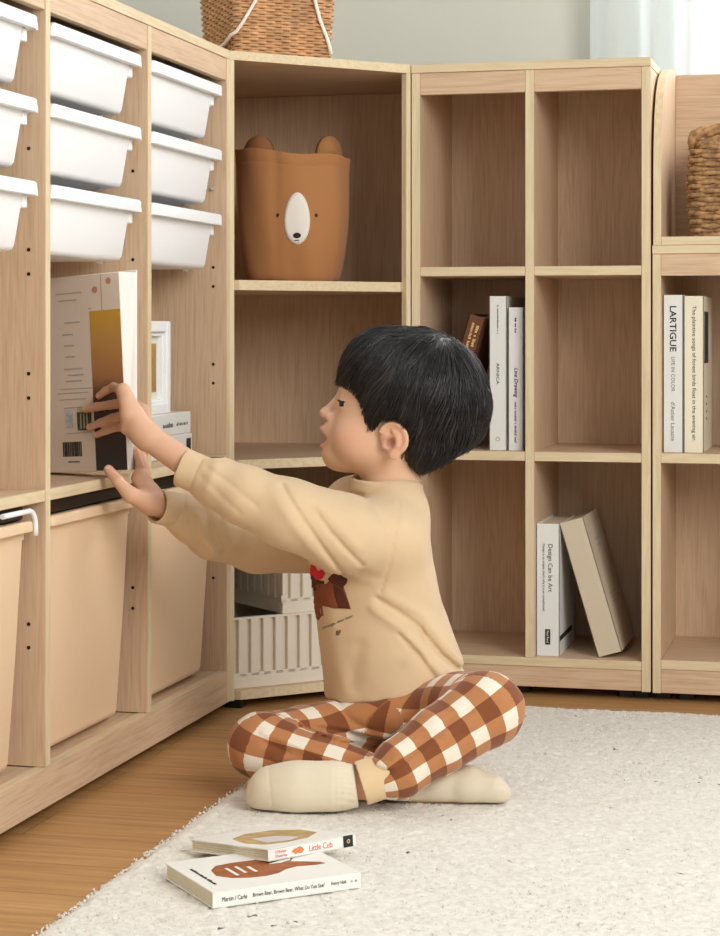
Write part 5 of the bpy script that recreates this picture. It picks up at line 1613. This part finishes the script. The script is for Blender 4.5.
# ---- trousers
def legspine(pts, rr):
    pts = [np.asarray(p, float) for p in pts]; out = []
    for i in range(len(pts)-1):
        a, b = pts[i], pts[i+1]
        out += [a+(b-a)*k/120 for k in range(120)]
    out.append(pts[-1]); P_ = np.array(out)
    for _ in range(160): P_[1:-1] = 0.5*P_[1:-1]+0.25*(P_[:-2]+P_[2:])
    T_ = np.gradient(P_, axis=0); T_ /= np.linalg.norm(T_, axis=1, keepdims=True)
    N_ = np.zeros_like(P_); n = np.array([0, 0, 1.0]); n -= T_[0]*(n@T_[0]); n /= np.linalg.norm(n); N_[0] = n
    for i in range(1, len(P_)):
        n = N_[i-1]-T_[i]*(N_[i-1]@T_[i]); N_[i] = n/np.linalg.norm(n)
    U_ = np.concatenate([[0], np.cumsum(np.linalg.norm(np.diff(P_, axis=0), axis=1))])
    dth = np.arccos(np.clip((T_[1:]*T_[:-1]).sum(1), -1, 1)); TH_ = np.concatenate([[0], np.cumsum(dth)])
    return P_, T_, N_, U_+0.046*TH_
WAI = Lp(412, 668, 2.985)
RL = [HIPL, KNL, ANL]; RR_ = [HIPR, KNR, ANR]
spL = legspine([Lp(404, 700, 2.99), HIPL, KNL, ANL], None); spR = legspine([Lp(384, 706, 2.99), HIPR, KNR, ANR], None)
PF = [([(372, 742), (392, 728), (420, 706), (446, 690), (462, 682)], 3.0, -0.0060), ([(382, 738), (410, 720), (440, 700)], 2.0, 0.0016),
      ([(268, 712), (300, 722), (340, 738), (372, 748)], 3.0, 0.0045), ([(270, 722), (300, 733), (336, 750)], 2.6, -0.0050), ([(300, 712), (345, 722), (384, 734)], 3.2, -0.0045),
      ([(320, 714), (360, 722), (392, 728)], 3.2, 0.0040), ([(280, 738), (296, 732), (310, 738)], 2.4, 0.0040), ([(286, 744), (310, 748), (330, 756)], 2.2, -0.0035),
      ([(340, 700), (352, 712), (372, 722)], 3, -0.003), ([(352, 752), (362, 760), (372, 768)], 3, 0.0030),
      ([(505, 756), (514, 746), (520, 736)], 2.4, -0.0040), ([(498, 752), (508, 742), (514, 734)], 2.4, 0.0020), ([(436, 706), (452, 700), (466, 702)], 2.4, -0.0026)]
def trousers_sdf(p):
    pel = ell(p, Lp(396, 726, 2.945), (0.108, 0.098, 0.066))
    l = chain(p, [HIPL, Lp(460, 712, 2.805), KNL, Lp(438, 741, 2.700), Lp(398, 769, 2.672), Lp(388, 775, 2.668)], [0.060, 0.0535, 0.0500, 0.0440, 0.0375, 0.0305], 0.008)
    r = chain(p, [HIPR, Lp(310, 741, 2.86), KNR, Lp(334, 766, 2.762), Lp(404, 786, 2.737)], [0.0560, 0.0500, 0.0460, 0.0370, 0.0310], 0.006)
    d = smin(pel, r, 0.020)
    d = smin(d, chain(p, [Lp(336, 726, 2.865), Lp(398, 716, 2.845), Lp(452, 706, 2.835)], [0.028, 0.032, 0.032], 0.01), 0.022)
    near = np.clip((-0.0-p[:, 1])/0.05, 0, 1)
    d = smin(d, l, 0.012)-folds(p, PF, near)
    d = d-0.0014*vnoise(p, 34, 12)-0.0006*vnoise(p, 80, 14)
    return smax(d, 0.0128-p[:, 2], 0.006)
V_, F_ = sdf_mesh(trousers_sdf, (-0.30, -0.36, 0.0), (0.24, 0.16, 0.21), 0.0029)
gm3, gnt, gp = newmat('brown_gingham')
gp.inputs['Roughness'].default_value = 0.92; gp.inputs['Specular IOR Level'].default_value = 0.15; gp.inputs['Sheen Weight'].default_value = 0.2
at_ = gnt.nodes.new('ShaderNodeAttribute'); at_.attribute_name = 'cloth_uv'
sp_ = gnt.nodes.new('ShaderNodeSeparateXYZ'); lk(gnt, at_.outputs['Vector'], sp_.inputs[0])
def stripe(o_):
    m_ = gnt.nodes.new('ShaderNodeMath'); m_.operation = 'FRACT'; lk(gnt, o_, m_.inputs[0])
    g_ = gnt.nodes.new('ShaderNodeMath'); g_.operation = 'LESS_THAN'; g_.inputs[1].default_value = 0.52; lk(gnt, m_.outputs[0], g_.inputs[0]); return g_.outputs[0]
sm = gnt.nodes.new('ShaderNodeMath'); sm.operation = 'ADD'
lk(gnt, stripe(sp_.outputs['X']), sm.inputs[0]); lk(gnt, stripe(sp_.outputs['Y']), sm.inputs[1])
hf = gnt.nodes.new('ShaderNodeMath'); hf.operation = 'MULTIPLY'; hf.inputs[1].default_value = 0.5; lk(gnt, sm.outputs[0], hf.inputs[0])
cr_ = gnt.nodes.new('ShaderNodeValToRGB'); cr_.color_ramp.interpolation = 'CONSTANT'; e = cr_.color_ramp.elements
e[0].position = 0; e[0].color = srgb(236, 226, 208); e[1].position = 0.25; e[1].color = srgb(184, 126, 82); k = e.new(0.75); k.color = srgb(132, 78, 48)
lk(gnt, hf.outputs[0], cr_.inputs['Fac'])
wv = gnt.nodes.new('ShaderNodeTexNoise'); wv.inputs['Scale'].default_value = 900; tcw = gnt.nodes.new('ShaderNodeTexCoord')
lk(gnt, tcw.outputs['Object'], wv.inputs['Vector'])
bp = gnt.nodes.new('ShaderNodeBump'); bp.inputs['Strength'].default_value = 0.25; bp.inputs['Distance'].default_value = 0.001
lk(gnt, wv.outputs['Fac'], bp.inputs['Height']); lk(gnt, bp.outputs[0], gp.inputs['Normal']); lk(gnt, cr_.outputs['Color'], gp.inputs['Base Color'])
tro = from_arrays('trousers', V_, F_, gm3, child); tro['label'] = 'brown and white gingham trousers'
def leg_uv(V, sp, period, nper, u0, v0):
    P_, T_, N_, U_ = sp
    best = np.full(len(V), 1e9); bi = np.zeros(len(V), int)
    for i in range(len(P_)):
        dd = ((V-P_[i])**2).sum(1); m_ = dd < best; best[m_] = dd[m_]; bi[m_] = i
    q = V-P_[bi]; t = (q*T_[bi]).sum(1); hs = 0.5*np.linalg.norm(P_[1]-P_[0]); g_ = np.gradient(U_)/np.maximum(np.linalg.norm(np.gradient(P_, axis=0), axis=1), 1e-6)
    u = U_[bi]+np.clip(t, -hs, hs)*g_[bi]+np.where(np.abs(t) > hs, t-np.sign(t)*hs, 0)*((bi == 0) | (bi == len(P_)-1))
    n = N_[bi]; b = np.cross(T_[bi], n)
    ang = np.arctan2((q*b).sum(1), (q*n).sum(1))
    return np.stack([u/period+u0, ang/(2*PI)*nper+v0, 0*u], 1), np.sqrt(best)
uL, dL = leg_uv(V_, spL, 0.0475, 6, 0.10, 0.25); uR, dR = leg_uv(V_, spR, 0.0520, 6, 0.35, 0.10)
lapx = (V_[:, 0]+S0)/2.86*FPX+360
lapb = 0.034*np.clip((V_[:, 2]-0.078)/0.025, 0, 1)*np.clip((462-lapx)/14, 0, 1)
useL = ((dL+lapb)[F_].mean(1)-0.004) < dR[F_].mean(1)
uvf = np.where(useL[:, None, None], uL[F_], uR[F_])          # per corner, so that no face runs across a seam
for k in range(1, 4):
    dv = uvf[:, k, 1]-uvf[:, 0, 1]; uvf[:, k, 1] -= np.round(dv/6.0)*6.0
a_ = tro.data.attributes.new('cloth_uv', 'FLOAT_VECTOR', 'CORNER')
assert len(a_.data) == F_.size
a_.data.foreach_set('vector', uvf.reshape(-1, 3).astype(np.float32).ravel())

M_SOCK = cloth_mat('ecru_sock', srgb(226, 214, 188))
M_SOCK2 = cloth_mat('greyish_ecru_sock', srgb(216, 204, 180))
M_CUFF = cloth_mat('cream_rib', srgb(228, 200, 158))
def ankle(nm, a, b, r):
    V2, F2 = sdf_mesh(lambda p: smax(cuff_sdf(p, a, b, r), 0.0128-p[:, 2], 0.002), np.minimum(a, b)-0.045, np.maximum(a, b)+0.045, 0.0018)
    o = from_arrays(nm, V2, F2, M_CUFF, child); o['label'] = 'cream ribbed ankle cuff'
ankle('ankle_cuff', Lp(391, 773.5, 2.668), Lp(360.5, 783.5, 2.664), 0.0292)
ankle('ankle_cuff', Lp(398, 785, 2.738), Lp(416, 788, 2.733), 0.0275)
def sock1(p):
    d = chain(p, [Lp(366, 786, 2.667), Lp(330, 787.5, 2.669), Lp(296, 788.5, 2.673), Lp(271, 789, 2.680)], [0.0255, 0.0268, 0.0288, 0.0298], 0.030)
    d = smin(d, ell(p, Lp(262, 796, 2.690), (0.020, 0.026, 0.022)), 0.012)
    px, py = px_of(p)
    t = Lp(356.5, 786, 2.667)
    ribs = 0.0005*np.sin((p[:, 2]*9+p[:, 1]*6)*95)*np.clip((p[:, 0]-Lp(330, 0, 2.67)[0])/0.02, 0, 1)
    d = d-0.0007*vnoise(p, 45, 21)-ribs
    for X in (338, 344, 332): d = d-0.0005*np.exp(-((p[:, 0]-Lp(X, 0, 2.67)[0])/0.0022)**2)
    d = d+0.0008*np.exp(-((p[:, 0]-Lp(271, 0, 2.67)[0]+0.12*(p[:, 2]-0.04))/0.0012)**2)
    d = smax(d, (p[:, 0]-t[0])+0.12*(p[:, 2]-t[2]), 0.002)
    return smax(d, 0.0122-p[:, 2], 0.006)
def sock2(p):
    d = chain(p, [Lp(408, 788, 2.736), Lp(440, 786, 2.730), Lp(470, 786, 2.722), Lp(492, 790, 2.716), Lp(501, 794.5, 2.714)], [0.0270, 0.0265, 0.0250, 0.0190, 0.0135], 0.010)
    d = d-0.0008*vnoise(p, 60, 23)
    return smax(d, 0.0122-p[:, 2], 0.006)
for nm, fn, lo, hi, m_ in (('sock', sock1, Lp(240, 820, 2.62), Lp(372, 750, 2.73), M_SOCK), ('sock', sock2, Lp(395, 820, 2.66), Lp(520, 750, 2.79), M_SOCK2)):
    V2, F2 = sdf_mesh(fn, np.minimum(lo, hi), np.maximum(lo, hi), 0.0020)
    from_arrays(nm, V2, F2, m_, child)
# ------------------------------------------------------------------ writing, marks and trims belong to the part they sit on
def child_named(r, *names):
    for nm in names:
        for c in r.children:
            if c.name.split('.')[0] == nm: return c
    return None
bpy.context.view_layer.update()
for r in [o for o in bpy.data.objects if o.parent is None and o.get('category')]:
    for c in list(r.children):
        k = c.name.split('.')[0]; tgt = None
        if r['category'] == 'book' and k not in ('cover', 'pages'): tgt = child_named(r, 'cover')
        elif k == 'moulded_mark': tgt = child_named(r, 'body')
        elif k in ('nose', 'mouth') and r.name.startswith('bear'): tgt = child_named(r, 'muzzle')
        elif k in ('print_line', 'black_mark') and r['category'] == 'box': tgt = child_named(r, 'box_body')
        elif r['category'] == 'person' and k in ('shirt_print', 'lettering'): tgt = child_named(r, 'sweatshirt')
        elif r['category'] == 'person' and k == 'ankle_cuff': tgt = child_named(r, 'trousers')
        elif k in ('mount', 'picture'): tgt = child_named(r, 'frame')
        if tgt is not None and tgt is not c: c.parent = tgt
SC.camera = cam
